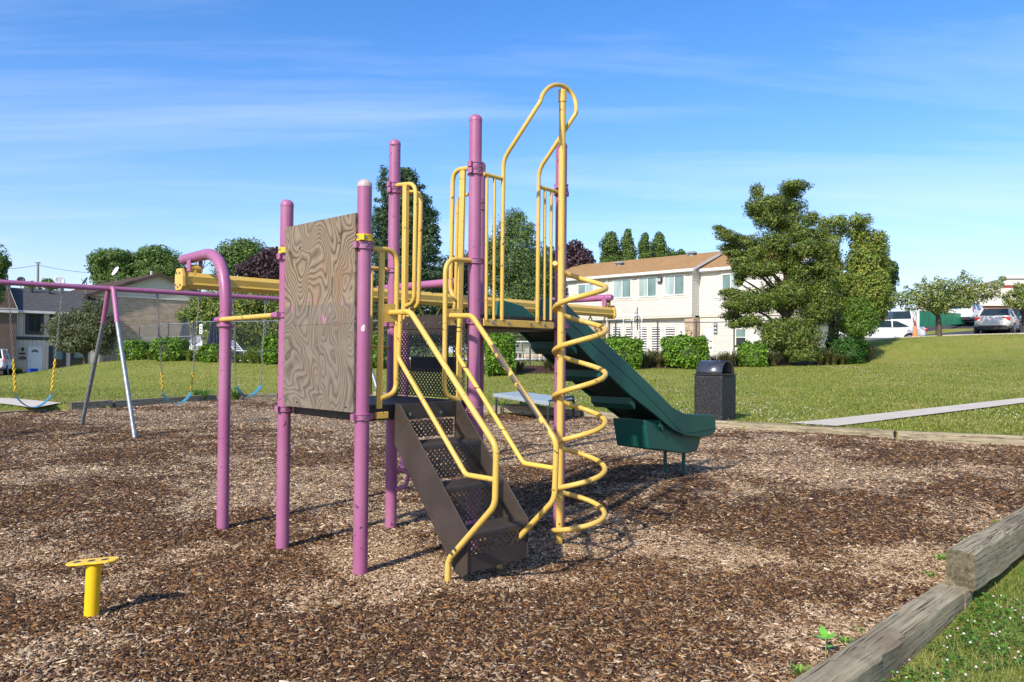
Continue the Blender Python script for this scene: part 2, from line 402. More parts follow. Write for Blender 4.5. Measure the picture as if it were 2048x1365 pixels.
# ------------------------------------------------------------------ terrain
def MH(x, y):                            # height of the mulch
    x = np.asarray(x, float); y = np.asarray(y, float)
    h = .10 * S((y - 6.2) / 2.0) * S((x + .3) / 1.6)
    h = h + .07 * (fbm(x, y, .55, 3) - .5) * S((np.hypot(x - .0, y - 5.6) - 1.6) / 1.5)
    for gx, gy, a, r in HOLES: h = h + a * np.exp(-((x - gx) ** 2 + (y - gy) ** 2) / r ** 2)
    return h
_h1 = gnd(90, 870); _h2 = gnd(420, 840); _h3 = gnd(1320, 1030)
HOLES = [(_h1.x, _h1.y, -.10, .9), (_h2.x, _h2.y, -.07, 1.2), (_h3.x, _h3.y, -.04, .5), (-.45, 4.35, .05, .45)]
POLY = [(0, 2.02), (2.52, 4.52), (9.2, 11.2)]
for u, v, h in [(2048, 893, .08), (1790, 880, .09), (1430, 857, .09), (1170, 836, .09), (1010, 824, .06), (745, 791, .04), (555, 796, .03), (430, 799.5, .02), (322, 806, .0), (214, 815.7, .0), (139, 820.6, .0), (90, 823, .0), (0, 827.5, .0)]:
    g_ = gnd(u, v, h); POLY.append((g_.x, g_.y))
POLY += [(-13.5, 12.0), (-12, 3), (-4, -1.9)]
PA = np.array(POLY)
def sdist(x, y):                         # signed distance to the mulch outline, inside negative
    x = np.asarray(x, float); y = np.asarray(y, float); d = np.full(x.shape, 1e9); ins = np.zeros(x.shape, bool)
    for i in range(len(PA)):
        a, b = PA[i], PA[(i + 1) % len(PA)]; e = b - a
        t = np.clip(((x - a[0]) * e[0] + (y - a[1]) * e[1]) / (e @ e), 0, 1)
        d = np.minimum(d, np.hypot(x - a[0] - t * e[0], y - a[1] - t * e[1]))
        c = ((a[1] > y) != (b[1] > y)) & (x < (b[0] - a[0]) * (y - a[1]) / (b[1] - a[1] + 1e-12) + a[0]); ins ^= c
    return np.where(ins, -d, d)
CT = [(-15, 5, 0), (-16, 14, 0), (-10, -6, 0), (0, -6, -.05), (6, -4, 0), (1.5, 1, -.10), (2.6, 3.2, -.07), (3.6, 4.3, .0), (6, 6.6, .06), (9, 8.5, .08), (13, 9, .2), (20, 5, .3), (10, 10.8, .10)]
for u, v, y in [(1430, 838, 14.3), (1600, 849, 13.6), (1170, 826, 16.0), (1010, 817, 17.8), (745, 786, 25), (430, 795, 23), (139, 806, 18.4), (0, 800, 20), (-200, 820, 18),
                (0, 775, 28), (300, 770, 28), (560, 765, 27), (900, 775, 23), (1250, 770, 23), (1500, 775, 22), (1740, 765, 23), (2048, 860, 12.6), (2300, 800, 18),
                (240, 722, 38), (400, 722, 36), (555, 728, 33), (750, 736, 31), (970, 748, 28), (1110, 748, 27.5), (1200, 737, 29), (1400, 738, 30), (1500, 734, 31), (1600, 732, 32), (1740, 721, 34),
                (130, 735, 38), (20, 757, 38), (-200, 775, 38), (2048, 730, 29), (1900, 735, 28), (1770, 682, 37), (1850, 674, 38), (1950, 671, 38), (2048, 668.5, 38), (2350, 655, 39), (1850, 700, 34.5), (2048, 700, 33.5)]:
    g_ = at(u, v, y); CT.append(tuple(g_))
_pa, _pb = at(1622, 849, 13.7), at(2048, 801, 18.3)
CT += [tuple(_pa.lerp(_pb, k)) for k in (0, .25, .5, .75, 1, 1.3)]
CT += [(-36, 57, -.3), (-30, 57, -.2), (-50, 55, -.6), (-24, 45, .5), (-18, 50, .8), (-10, 42, 1.1), (0, 42, 1.15), (8, 45, 1.2), (14, 46, 1.3), (0, 60, 1.2), (15, 60, 1.6),
       (20.5, 42, 2.05), (24, 41, 2.5), (27, 42, 2.55), (26, 46, 3.15), (33, 46, 3.3), (26, 51, 2.7), (33, 51, 3.05), (32, 58, 3.9), (25, 60, 3.8), (40, 45, 3.2), (40, 78, 5.1), (60, 78, 5.3), (22, 78, 4.8), (60, 60, 4.4), (60, 20, 1.5), (-60, 20, -.3), (-80, 80, -.8), (-20, 90, .4), (20, 95, 4.6), (80, 110, 6), (0, 140, 1.5), (-90, 150, 0), (110, 150, 3), (-60, -20, 0), (60, -20, .5)]
CT = np.array(CT, float)
def _tps(d): return np.where(d > 1e-9, d * d * np.log(d + 1e-12), 0)
_n = len(CT); _d = np.hypot(CT[:, None, 0] - CT[None, :, 0], CT[:, None, 1] - CT[None, :, 1]); _K = _tps(_d) + np.eye(_n) * .6
_P = np.c_[np.ones(_n), CT[:, :2]]; _A = np.block([[_K, _P], [_P.T, np.zeros((3, 3))]]); _W = np.linalg.solve(_A, np.r_[CT[:, 2], 0, 0, 0])
def TH(x, y):                            # height of the lawn
    x = np.asarray(x, float); y = np.asarray(y, float); sh = x.shape; xf, yf = x.ravel(), y.ravel()
    out = np.empty(len(xf))
    for i in range(0, len(xf), 20000):
        a, b = xf[i:i + 20000], yf[i:i + 20000]
        out[i:i + 20000] = _tps(np.hypot(a[:, None] - CT[None, :, 0], b[:, None] - CT[None, :, 1])) @ _W[:_n] + _W[_n] + _W[_n + 1] * a + _W[_n + 2] * b
    fr = np.maximum(np.hypot(xf, yf - 30) - 150, 0); out = out * np.exp(-fr / 80) 
    return out.reshape(sh)
def th(x, y): return float(TH(np.array([x]), np.array([y]))[0])
def mh(x, y): return float(MH(np.array([x]), np.array([y]))[0])
def grid(xs, ys):
    X, Y = np.meshgrid(xs, ys); nx, ny = len(xs), len(ys); i = np.arange(nx * ny).reshape(ny, nx)
    return X, Y, np.stack([i[:-1, :-1], i[:-1, 1:], i[1:, 1:], i[1:, :-1]], -1).reshape(-1, 4)
xs = np.r_[[-900, -500, -300, -180, -120, -90, -75], np.arange(-60, -16, 2.), np.arange(-16, 14, .25), np.arange(14, 60, 1.5), [65, 80, 100, 140, 200, 320, 520, 900]]
ys = np.r_[[-300, -120, -60, -30, -14], np.arange(-8, 1, 1.), np.arange(1, 27, .25), np.arange(27, 62, .8), np.arange(62, 130, 6.), [140, 160, 190, 240, 320, 460, 700, 1200, 2200]]
X, Y, Fq = grid(xs, ys); SD = sdist(X, Y); Z = TH(X, Y) + .03 * (fbm(X, Y, .5, 3) - .5) * (np.hypot(X, Y) < 60)
Z = np.where(SD < -.06, np.minimum(Z, MH(X, Y)) - .22, Z)
lawn = fast('lawn', np.stack([X, Y, Z], -1).reshape(-1, 3), Fq, M_LAWN, smooth=True); tag(lawn, 'grass lawn rolling up behind the playground', 'lawn', kind='structure')

# mulch sheet with its patches of dry pale and damp dark chips
LIGHT = [(gnd(u, v).x, gnd(u, v).y, r) for u, v, r in [(820, 1190, .65), (930, 1175, .5), (740, 1125, .4), (1130, 1110, .35), (700, 960, .9), (480, 1000, .8), (1180, 1085, .45), (1290, 905, .9), (1650, 1280, .35), (1840, 1130, .4), (250, 1150, .6), (1930, 960, .7), (640, 830, 2.5), (350, 830, 2.5), (1000, 870, 1.5), (1500, 872, 1.0), (970, 1340, .25), (1880, 900, .8), (720, 1110, .35), (1060, 1150, .35)]]
DARKP = [(gnd(u, v).x, gnd(u, v).y, r) for u, v, r in [(700, 1290, .6), (1250, 1290, .55), (1600, 1050, .7), (1350, 1030, .6), (420, 900, 1.2), (150, 1010, 1.0), (90, 870, 1.1), (420, 842, 1.3), (1750, 1010, .5), (400, 1180, .4), (620, 1080, .3), (1480, 1180, .5)]]
def patch(x, y):
    q = fbm(x * .9, y * .9, .9, 4) * 1.0 + .55 * (fbm(x, y, 4.5, 3) - .5)
    p = (q - .5) * 4.0 + .17 + .16 * S((y - 6) / 6)
    for gx, gy, r in LIGHT: p = p + .85 * np.exp(-((x - gx) ** 2 + (y - gy) ** 2) / r ** 2)
    for gx, gy, r in DARKP: p = p - .80 * np.exp(-((x - gx) ** 2 + (y - gy) ** 2) / r ** 2)
    return np.clip(p, 0, 1)
xs = np.r_[np.arange(-14, -4, .2), np.arange(-4, 5, .07), np.arange(5, 9.6, .14)]; ys = np.r_[np.arange(-2, 2, .2), np.arange(2, 10, .07), np.arange(10, 27, .18)]
X, Y, Fq = grid(xs, ys); SD = sdist(X, Y); Z = MH(X, Y) + .012 * (fbm(X, Y, 7, 3) - .5)
keep = (SD.ravel()[Fq] < .10).all(1); used = np.unique(Fq[keep]); remap = -np.ones(X.size, int); remap[used] = np.arange(len(used))
Pm = np.stack([X, Y, Z], -1).reshape(-1, 3)[used]
mulch = fast('mulch', Pm, remap[Fq[keep]], M_MULCH, smooth=True); tag(mulch, 'brown wood mulch covering the playground', 'mulch', kind='structure')
a_ = mulch.data.attributes.new('patch', 'FLOAT', 'POINT'); a_.data.foreach_set('value', patch(Pm[:, 0], Pm[:, 1]).astype(np.float32))

def scatter(n, y0, y1, half, power):     # ground points, thinning with distance
    q = RNG.random(n)
    if power == 2: y = y0 * (y1 / y0) ** q
    else: y = np.sqrt(y0 * y0 + q * (y1 * y1 - y0 * y0))
    return (RNG.random(n) * 2 - 1) * half * y, y
def chips():
    x1, y1 = scatter(210000, 2.0, 5.5, .90, 1); x2, y2 = scatter(300000, 5.5, 25, .98, 2)
    x, y = np.r_[x1, x2], np.r_[y1, y2]; k = sdist(x, y) < -.02; x, y = x[k], y[k]; n = len(x)
    p = patch(x, y); grow = 1 + np.clip((y - 5.5) / 14, 0, 1.0)
    L = (.007 + .0145 * RNG.random(n) ** 1.7) * grow; L[RNG.random(n) < .03] *= 1.7
    W = L * (.14 + .24 * RNG.random(n)); T = L * .07 + .0007
    an = RNG.random(n) * np.pi * 2; tilt = (RNG.random(n) - .5) * .9; rol = (RNG.random(n) - .5) * 1.2
    ax = np.stack([np.cos(an) * np.cos(tilt), np.sin(an) * np.cos(tilt), np.sin(tilt)], -1)
    sd = np.stack([-np.sin(an), np.cos(an), np.zeros(n)], -1); nz = np.cross(ax, sd)
    sd2 = sd * np.cos(rol)[:, None] + nz * np.sin(rol)[:, None]; nz2 = np.cross(ax, sd2)
    c = np.stack([x, y, MH(x, y) + .002 + .007 * RNG.random(n)], -1)
    a = ax * L[:, None]; b = sd2 * W[:, None]; t = nz2 * T[:, None]
    v = np.stack([c - a - b * .6 - t, c + a - b - t, c + a * .9 + b * .7 - t, c - a * 1.1 + b - t, c - a * .9 - b * .5 + t, c + a * .95 - b * .85 + t, c + a * .8 + b * .6 + t, c - a * 1.0 + b * .8 + t], 1)
    base = (np.arange(n) * 8)[:, None]
    f = np.concatenate([base + np.array(q) for q in ([4, 5, 6, 7], [0, 1, 5, 4], [1, 2, 6, 5], [2, 3, 7, 6], [3, 0, 4, 7])], 0)
    dk = np.array([(.034, .018, .011), (.075, .036, .018), (.115, .055, .026), (.17, .082, .034), (.060, .032, .020), (.24, .12, .045), (.25, .175, .115), (.040, .021, .013)])
    lt = np.array([(.36, .275, .195), (.28, .20, .13), (.42, .335, .245), (.17, .105, .065), (.33, .245, .17), (.10, .055, .032), (.50, .42, .33), (.24, .165, .11)])
    i = RNG.integers(0, 8, n); islt = RNG.random(n) < (.08 + .82 * p)
    col = np.where(islt[:, None], lt[i] * np.array([.97, .90, .76]), dk[i] * np.array([.92, .95, .90])) * (.95 + .62 * RNG.random((n, 1)))
    o = fast('wood_chips', v.reshape(-1, 3), f, M_CHIP, col=np.repeat(col, 8, 0)); tag(o, 'loose brown and bleached wood chips over the playground', 'wood chips', kind='stuff')
chips()

def blades(name, x, y, hgt, wid, lean, cols, label):
    n = len(x); z = TH(x, y); an = RNG.random(n) * 6.283; h = hgt * (.5 + RNG.random(n)); w = wid * (.6 + .8 * RNG.random(n))
    d = np.stack([np.cos(an), np.sin(an), np.zeros(n)], -1); s = np.stack([-d[:, 1], d[:, 0], d[:, 2]], -1)
    c = np.stack([x, y, z - .005], -1); le = (lean * (.2 + RNG.random(n)) * h)[:, None]
    up = np.zeros((n, 3)); up[:, 2] = 1
    m = c + up * (h * .6)[:, None] + d * le * .4; t = c + up * h[:, None] + d * le * 1.3
    v = np.stack([c - s * w[:, None], c + s * w[:, None], m + s * w[:, None] * .7, m - s * w[:, None] * .7, t], 1)
    b = (np.arange(n) * 5)[:, None]
    f = np.concatenate([b + np.array([0, 1, 2]), b + np.array([0, 2, 3]), b + np.array([3, 2, 4])], 0)
    k = RNG.integers(0, len(cols), n); pt = fbm(x, y, .8, 4)[:, None]
    col = np.array(cols)[k] * (.7 + .5 * RNG.random((n, 1))); col = col * (1 - .55 * S((pt - .5) / .25)) + np.array([(.36, .32, .11)]) * .55 * S((pt - .5) / .25)
    o = fast(name, v.reshape(-1, 3), f, M_BLADE, col=np.repeat(col, 5, 0)); return tag(o, label, 'grass', kind='stuff')
GC = [(.15, .215, .028), (.19, .255, .034), (.25, .295, .044), (.32, .33, .064), (.38, .345, .105), (.11, .17, .022)]
x, y = RNG.uniform(.6, 9.5, 330000), RNG.uniform(1.8, 9.5, 330000); k = (sdist(x, y) > .2) & (x - y > -2) & (x < .78 * y + .3) & (RNG.random(len(x)) < np.clip(6 / y ** 1.3, .2, 1)); x, y = x[k], y[k]
blades('lawn_grass', x, y, .036, .0021, 1.1, [(.09, .19, .022), (.12, .24, .03), (.17, .28, .04), (.26, .30, .06), (.34, .31, .11), (.065, .14, .016)], 'short clover-mixed grass beside the near timbers')
def clover(n):
    x, y = RNG.uniform(.6, 9, n), RNG.uniform(1.8, 9, n); k = (sdist(x, y) > .18) & (x - y > -2) & (x < .78 * y + .3) & (fbm(x, y, 1.3, 3) > .46); x, y = x[k], y[k]; n = len(x)
    c = np.stack([x, y, TH(x, y) + .018 + .016 * RNG.random(n)], -1); an = RNG.random(n) * 6.283; L = (.006 + .005 * RNG.random(n))[:, None]
    a = np.stack([np.cos(an), np.sin(an), RNG.normal(0, .3, n)], -1) * L; b = np.stack([-np.sin(an), np.cos(an), RNG.normal(0, .3, n)], -1) * L
    v = np.stack([c - a, c - a * .2 - b * .9, c + a * .8 - b * .6, c + a * .8 + b * .6, c - a * .2 + b * .9], 1)
    col = np.array([(.075, .19, .02), (.10, .24, .028), (.06, .15, .016), (.14, .26, .04)])[RNG.integers(0, 4, n)] * (.8 + .4 * RNG.random((n, 1)))
    tag(fast('clover_leaves', v.reshape(-1, 3), np.arange(n * 5).reshape(n, 5), M_BLADE, col=np.repeat(col, 5, 0)), 'clover leaves mixed through the near grass', 'clover', kind='stuff')
clover(140000)
x, y = scatter(380000, 11.5, 40, .82, 2); k = (sdist(x, y) > .18) & (y < 46); x, y = x[k], y[k]
def lawnpt(u, v, lift=.03):
    y = 8.0; r = ray(u, v)
    while y < 60 and H + r.z / r.y * y > th(r.x / r.y * y, y) + lift: y += .05
    return at(u, v, y)
PATHR = [lawnpt(1576, 846.5), lawnpt(1672, 853), lawnpt(2048, 806), lawnpt(2048, 796)]
PATHL = [lawnpt(122, 806.5), lawnpt(66, 817), lawnpt(0, 807.7), lawnpt(0, 796.5)]
def inpoly(x, y, P):
    ins = np.zeros(np.shape(x), bool)
    for i in range(len(P)):
        a, b = P[i], P[(i + 1) % len(P)]
        ins ^= ((a.y > y) != (b.y > y)) & (x < (b.x - a.x) * (y - a.y) / (b.y - a.y + 1e-12) + a.x)
    return ins
k = ~(inpoly(x, y, PATHR) | inpoly(x, y, PATHL)); x, y = x[k], y[k]
g2 = blades('meadow_grass', x, y, .042, .0065, .9, GC, 'grass blades across the lawn behind the playground'); 
def flowers(name, x, y, r, hz, label):
    n = len(x); c = np.stack([x, y, TH(x, y) + hz * (.6 + .6 * RNG.random(n))], -1); rr = (r * (.6 + .7 * RNG.random(n)))[:, None, None]
    o6 = np.array([(1, 0, 0), (0, 1, 0), (-1, 0, 0), (0, -1, 0), (0, 0, 1), (0, 0, -1)]) * np.array([1, 1, .8])
    v = c[:, None] + o6[None] * rr; b = (np.arange(n) * 6)[:, None]
    f = np.concatenate([b + np.array(q) for q in ([0, 1, 4], [1, 2, 4], [2, 3, 4], [3, 0, 4], [1, 0, 5], [2, 1, 5], [3, 2, 5], [0, 3, 5])], 0)
    col = np.array([(.62, .58, .50), (.55, .40, .36), (.66, .66, .58)])[RNG.integers(0, 3, n)]
    tag(fast(name, v.reshape(-1, 3), f, M_CHIP, col=np.repeat(col, 6, 0)), label, 'clover flowers', kind='stuff')
x, y = RNG.uniform(1, 8, 5000), RNG.uniform(2, 8.5, 5000); k = (sdist(x, y) > .2) & (x - y > -2) & (fbm(x, y, 1.3, 3) > .44); flowers('clover_flowers', x[k][:2600], y[k][:2600], .0075, .038, 'white clover heads in the near grass')
x, y = scatter(9000, 13, 33, .75, 2); k = (sdist(x, y) > .3) & (fbm(x * 1.0, y * .8, .55, 4) > .60) & ~(inpoly(x, y, PATHR) | inpoly(x, y, PATHL)); flowers('lawn_clover_flowers', x[k], y[k], .013, .055, 'pale clover patches across the far lawn')

# paths, beds, paving
def sheet(name, pts, mat, lift, label, cat, n=14, thick=0):
    # quad patch draped on the lawn, pts = four corners
    a, b, c, d = [np.array((p.x, p.y)) for p in pts]; vs = []; fs = []
    for i in range(n + 1):
        for j in range(5):
            s, t = i / n, j / 4; p = (a * (1 - s) + d * s) * (1 - t) + (b * (1 - s) + c * s) * t; vs.append((p[0], p[1]))
    vs = np.array(vs); z = TH(vs[:, 0], vs[:, 1]) + lift
    f = [(i * 5 + j, i * 5 + j + 1, (i + 1) * 5 + j + 1, (i + 1) * 5 + j) for i in range(n) for j in range(4)]
    o = fast(name, np.c_[vs, z], f, mat, smooth=True); return tag(o, label, cat, kind='structure')
def ext(P, k): return [P[0] + (P[0] - P[3]) * .0, P[1] + (P[1] - P[2]) * .0, P[2] + (P[2] - P[1]) * k, P[3] + (P[3] - P[0]) * k]
sheet('footpath', ext(PATHR, .6), M_CONC, .035, 'pale concrete path crossing the lawn right of the bin', 'path', 24)
sheet('footpath', ext(PATHL, .8), M_CONC, .035, 'pale concrete path meeting the mulch at far left', 'path', 24)
BEDL = [(225, 719, 39), (300, 721, 37.5), (400, 722, 36), (470, 724, 35), (555, 728, 33), (650, 732, 32), (750, 736, 31), (860, 742, 29.5), (970, 747, 28), (1110, 747.5, 27.5), (1200, 737, 29), (1300, 737, 29.5), (1400, 737.5, 30), (1500, 733.5, 31), (1600, 731.5, 32), (1680, 727, 33), (1745, 720, 34.3)]
bl = [at(*q) for q in BEDL]; vs = []; f = []
for i, p in enumerate(bl):
    w = 2.6 if 0 < i < len(bl) - 1 else .3
    for j in range(5): q = p + Vector((.1, 1, 0)) * w * j / 4; vs.append((q.x, q.y, th(q.x, q.y) + (.05 if j else .02)))
for i in range(len(bl) - 1):
    for j in range(4): f.append((i * 5 + j, (i + 1) * 5 + j, (i + 1) * 5 + j + 1, i * 5 + j + 1))
tag(fast('planting_bed', vs, f, M_BED, smooth=True), 'dark mulch bed along the pool fence', 'planting bed', kind='structure')
def slab(name, x0, x1, y0, y1, mat, lift, label, cat, nx=16, ny=16):
    X, Y, Fq = grid(np.linspace(x0, x1, nx), np.linspace(y0, y1, ny)); Z = TH(X, Y) + lift
    return tag(fast(name, np.stack([X, Y, Z], -1).reshape(-1, 3), Fq, mat, smooth=True), label, cat, kind='structure')
slab('pool_deck', -13, 12.5, 34.5, 48, M_CONC, .05, 'concrete pool deck behind the fence', 'pool deck')
slab('driveway', 18.5, 60, 39.2, 44.5, M_ASPH, .05, 'asphalt drive along the top of the hill', 'driveway'); slab('parking_lot', 18, 70, 48.5, 77, M_ASPH, .05, 'asphalt parking lot beyond the grass bank on the right', 'parking lot')
slab('street', -60, -30, 48, 56.5, M_ASPH, .04, 'asphalt parking strip before the grey townhouse', 'street')
# ================================================================== PLAY STRUCTURE
B0 = Vector((-.909, 4.704, 0)); E1 = Vector((-.7178, .6963, 0)); E2 = Vector((.6963, .7178, 0)); SD_ = .923
def P(a, b, h): return B0 + E1 * a + E2 * b + UP * h
def on_plane(u, v, n, d):
    r = ray(u, v); o = Vector((0, 0, H)); return o + r * ((d - (o - B0).dot(n)) / r.dot(n))
def on_b(u, v, b): return on_plane(u, v, E2, b)
def on_a(u, v, a): return on_plane(u, v, E1, a)
def ab(p): q = p - B0; return q.dot(E1), q.dot(E2), p.z
PS = thing('play_structure', 'purple and yellow climbing frame with plywood panel, brown stairs and green slide', 'playground', P(.46, .92, 0))
PR = .0445
def dome(p, z, r=PR, mat=M_PURPLE, name='post_cap'):
    pr = [(r + .0015, -.012)] + [(r * math.cos(t) + .0015 * (1 - t), r * .85 * math.sin(t)) for t in np.linspace(0, 1.45, 7)] + [(0, r * .86)]
    m = MB().lathe(pr, (p.x, p.y, z), 22); return m
def clamp(post, p, z, mat=M_PURPLE, ear=0.0, hgt=.040):
    m = MB(); r = PR
    m.lathe([(r + .001, -hgt / 2), (r + .012, -hgt / 2), (r + .012, -hgt / 2 + .008), (r + .007, -hgt / 2 + .009), (r + .007, hgt / 2 - .009), (r + .012, hgt / 2 - .008), (r + .012, hgt / 2), (r + .001, hgt / 2)], (p.x, p.y, z), 22)
    for k in (0, 1):
        d = (E2 * math.cos(ear) + E1 * math.sin(ear)) * (1 if k else -1); s = UP.cross(d)
        m.obox(p + UP * (z - hgt / 2 + .002) + d * (r + .004) - s * .016, d * .026, s * .032, UP * (hgt - .004))
    o = m.build('clamp', mat, post, smooth=40)
    for k in (-.5, .45):
        d = Vector((math.sin(k) * 1, -math.cos(k), 0)); q = p + d * (r + .007) + UP * z
        MB().cyl(q, q + d * .008, .007, 10).build('bolt', M_BOLT, post, smooth=40)
POSTS = {'A': (SD_, 0, 2.415), 'B': (0, 0, 2.415), 'C': (SD_, SD_, 3.027), 'D': (0, SD_, 3.027), 'E': (0, 2 * SD_, 3.027), 'F': (SD_, 2 * SD_, 3.027)}
PO = {}
for k, (a, b, top) in POSTS.items():
    p = P(a, b, 0); g0 = mh(p.x, p.y)
    o = MB().tube([p + UP * (g0 - .2), p + UP * (top - .038)], PR, 24).build('post', M_PURPLE, PS, smooth=40); PO[k] = o
    c = dome(p, top - .038).build('post_cap', M_CAPFADE if k == 'B' else M_PURPLE, o, smooth=50)
    for z, mt in {'A': [(.965, 0), (1.613, 0), (2.012, 0), (2.055, 1)], 'B': [(.965, 0), (2.005, 0), (2.052, 1)], 'C': [(.965, 0), (1.58, 0), (2.0, 0), (2.62, 0), (2.665, 0)], 'D': [(.965, 0), (1.58, 0), (2.0, 0), (2.622, 0), (2.667, 0)], 'E': [(1.58, 0), (2.62, 0), (2.665, 0)], 'F': [(1.58, 0), (2.62, 0), (2.68, 0)]}[k]:
        clamp(o, p, z, M_BRIGHTY if mt else M_PURPLE, ear=.75 if mt else RNG.uniform(-.2, .3))
# scrape of bare metal on post B
q = on_plane(735, 658, Vector((0, -1, 0)), -0.0); 
pb = P(0, 0, 0); m = MB(); st = [(-.012, 0), (.004, .022), (.014, .012), (.011, -.018), (-.002, -.024), (-.010, -.02)]
an0 = math.atan2(-1, .18)
m.add([(pb.x + (PR + .0012) * math.cos(an0 + x / PR), pb.y + (PR + .0012) * math.sin(an0 + x / PR), 1.505 + z) for x, z in st], [(0, 5, 4, 3, 2, 1)]).build('bare_patch', plain('bare_primer', (.62, .58, .56), .5), PO['B'])
# decks
def deck(b0, b1, top, nm):
    i = .03; m = MB(); m.obox(P(i, b0 + i, top - .10), E1 * (SD_ - 2 * i), E2 * (b1 - b0 - 2 * i), UP * .1)
    d = m.build(nm, M_BROWN, PS, bevel=.006)
    return d
D1 = deck(0, SD_, 1.03, 'lower_deck'); D2 = deck(SD_, 2 * SD_, 1.635, 'upper_deck')
# plywood
a1 = ab(on_b(712, 560, -.055))[0]; a0 = ab(on_b(572, 560, -.055))[0]
m = MB(); m.obox(P(a1, -.064, .99), E1 * (a0 - a1), E2 * .018, UP * 1.212); ply = m.build('plywood_panel', M_PLY, PS, bevel=.002)
for u, v in [(600, 497), (679, 486), (594, 805), (692, 815)]:
    q = on_b(u, v, -.064); MB().cyl(q - E2 * .004, q + E2 * .004, .006, 8).build('bolt', M_DARK, ply, smooth=40)
# barrier below the upper deck, with a window opening
bb = SD_ - .025
def perfquad(m, o, x, lx, y, ly):
    o = Vector(o); return m.quad(o, o + x * lx, o + x * lx + y * ly, o + y * ly, [(0, 0), (lx, 0), (lx, ly), (0, ly)])
wl = ab(on_b(820, 712, bb))[0]; wr = .19; wt, wb = 1.405, 1.245
m = MB(); top, bot, al, ar = 1.53, 1.035, .86, .06
perfquad(m, P(al, bb, wt), -E1, al - ar, UP, top - wt); perfquad(m, P(al, bb, bot), -E1, al - ar, UP, wb - bot)
perfquad(m, P(al, bb, wb), -E1, al - wl, UP, wt - wb); perfquad(m, P(wr, bb, wb), -E1, wr - ar, UP, wt - wb)
bp = m.build('barrier_panel', M_PERF, PS)
m = MB(); m.obox(P(wl, bb + .003, wb - .03), -E1 * (wl - wr), E2 * .07, UP * .115); m.build('dark_interior', M_BLACK, bp, bevel=.01)  # black box stands in for the shaded interior low in the opening
MB().obox(P(al, bb - .002, 1.535), -E1 * (al - ar), E2 * .012, UP * .098).build('top_strip', M_BROWN, bp)
for a in (.70, .50, .32):
    q = P(a, bb - .004, 1.575); MB().cyl(q - E2 * .006, q, .009, 10).build('bolt', M_BOLT, bp, smooth=40)
# stairs
bL, bR = .247, .74; HS = [1.03, .80, .566, .33]; SS = [.03, .275, .485, .69]
ST = MB().obox(P(0, bL, .93), -E1 * .03, E2 * (bR - bL), UP * .10).build('staircase', M_BROWN, PS)
def Q(s, b, h): return P(-s, b, h)
for b, t in ((bL, -.008), (bR, .008)):
    poly = [Q(.012, b, 1.035), Q(.012, b, .78), Q(.60, b, .085), Q(.655, b, .075), Q(.695, b, .105), Q(.70, b, .345), Q(.67, b, .37), Q(.06, b, 1.035)]
    MB().prism(poly, E2 * t).build('stringer', M_BROWN, ST, bevel=.003)
for i in (1, 2, 3):
    h = HS[i]; s0, s1 = SS[i - 1], SS[i]
    m = MB(); n = 6; r = .018
    prof = [(s0, h - .006), (s1 - r, h)] + [(s1 - r + r * math.sin(t), h - r + r * math.cos(t)) for t in np.linspace(.25, 1.57, n)] + [(s1, h - .04)]
    for j in range(len(prof) - 1):
        (sa, ha), (sb, hb) = prof[j], prof[j + 1]; m.quad(Q(sa, bL, ha), Q(sb, bL, hb), Q(sb, bR, hb), Q(sa, bR, ha))
    m.build('tread', M_BROWN, ST, smooth=60, weld=True)
    lo = HS[i + 1] if i < 3 else .105
    m = MB(); perfquad(m, Q(s1 - .001, bL + .03, lo + (.10 if i == 3 else .01)), E2, bR - bL - .06, UP, h - .04 - lo - (.10 if i == 3 else .01)); m.build('riser', M_PERF, ST)
    m = MB(); m.quad(Q(s1 - .001, bL, lo), Q(s1 - .001, bL + .03, lo), Q(s1 - .001, bL + .03, h - .04), Q(s1 - .001, bL, h - .04)); m.quad(Q(s1 - .001, bR - .03, lo), Q(s1 - .001, bR, lo), Q(s1 - .001, bR, h - .04), Q(s1 - .001, bR - .03, h - .04))
    if i == 3: m.quad(Q(s1 - .001, bL + .03, lo), Q(s1 - .001, bR - .03, lo), Q(s1 - .001, bR - .03, lo + .1), Q(s1 - .001, bL + .03, lo + .1))
    m.build('riser_frame', M_BROWN, ST)
m = MB(); perfquad(m, Q(.031, bL + .03, .81), E2, bR - bL - .06, UP, .11); m.build('riser', M_PERF, ST)
for b in (.34, .60):
    q = Q(.03, b, .965); MB().cyl(q, q - E1 * .008, .011, 10).build('bolt', M_BOLT, ST, smooth=40)
# guard loops and handrails
def loop(pts, r, plane, k, rad, name='guard_loop', mat=None):
    pl = [plane(u, v, k) for u, v in pts]; return MB().tube(fillet(pl, rad, 8), r, 12).build(name, mat or M_YELLOW, PS, smooth=60)
def bar(parent, plane, k, top, bot, w=.042, t=.014, name='flat_bar'):
    a, b = plane(*top, k), plane(*bot, k); n = E1 if plane is on_a else E2; x = E2 if plane is on_a else E1
    h = a - b; return MB().obox(b - x * w / 2 - n * t / 2, x * w, n * t, h).build(name, M_YELLOW, parent, bevel=.004)
l1 = loop([(744, 497), (794, 501), (792, 786), (760, 798)], .0165, on_a, -.01, .11)
bar(l1, on_a, -.01, (764, 503), (758, 818)); m = MB(); q = on_a(764, 838, -.018); m.obox(q - E2 * .045 - E1 * .008, E2 * .09, E1 * .03, UP * .042).build('foot_bracket', M_YELLOW, l1, bevel=.004)
def gus(par, u0, u1, v0, v1):
    p0, p1 = on_a(u0, v1, -.012), on_a(u1, v1, -.012); t = on_a(u0, v0, -.012); MB().obox(p0 - E1 * .005, p1 - p0, E1 * .010, UP * (t.z - p0.z)).build('gusset', M_YELLOW, par)
gus(l1, 768, 794, 608, 645)
l2 = loop([(944, 522), (891, 517), (889, 790), (917, 801)], .0165, on_a, -.01, .11)
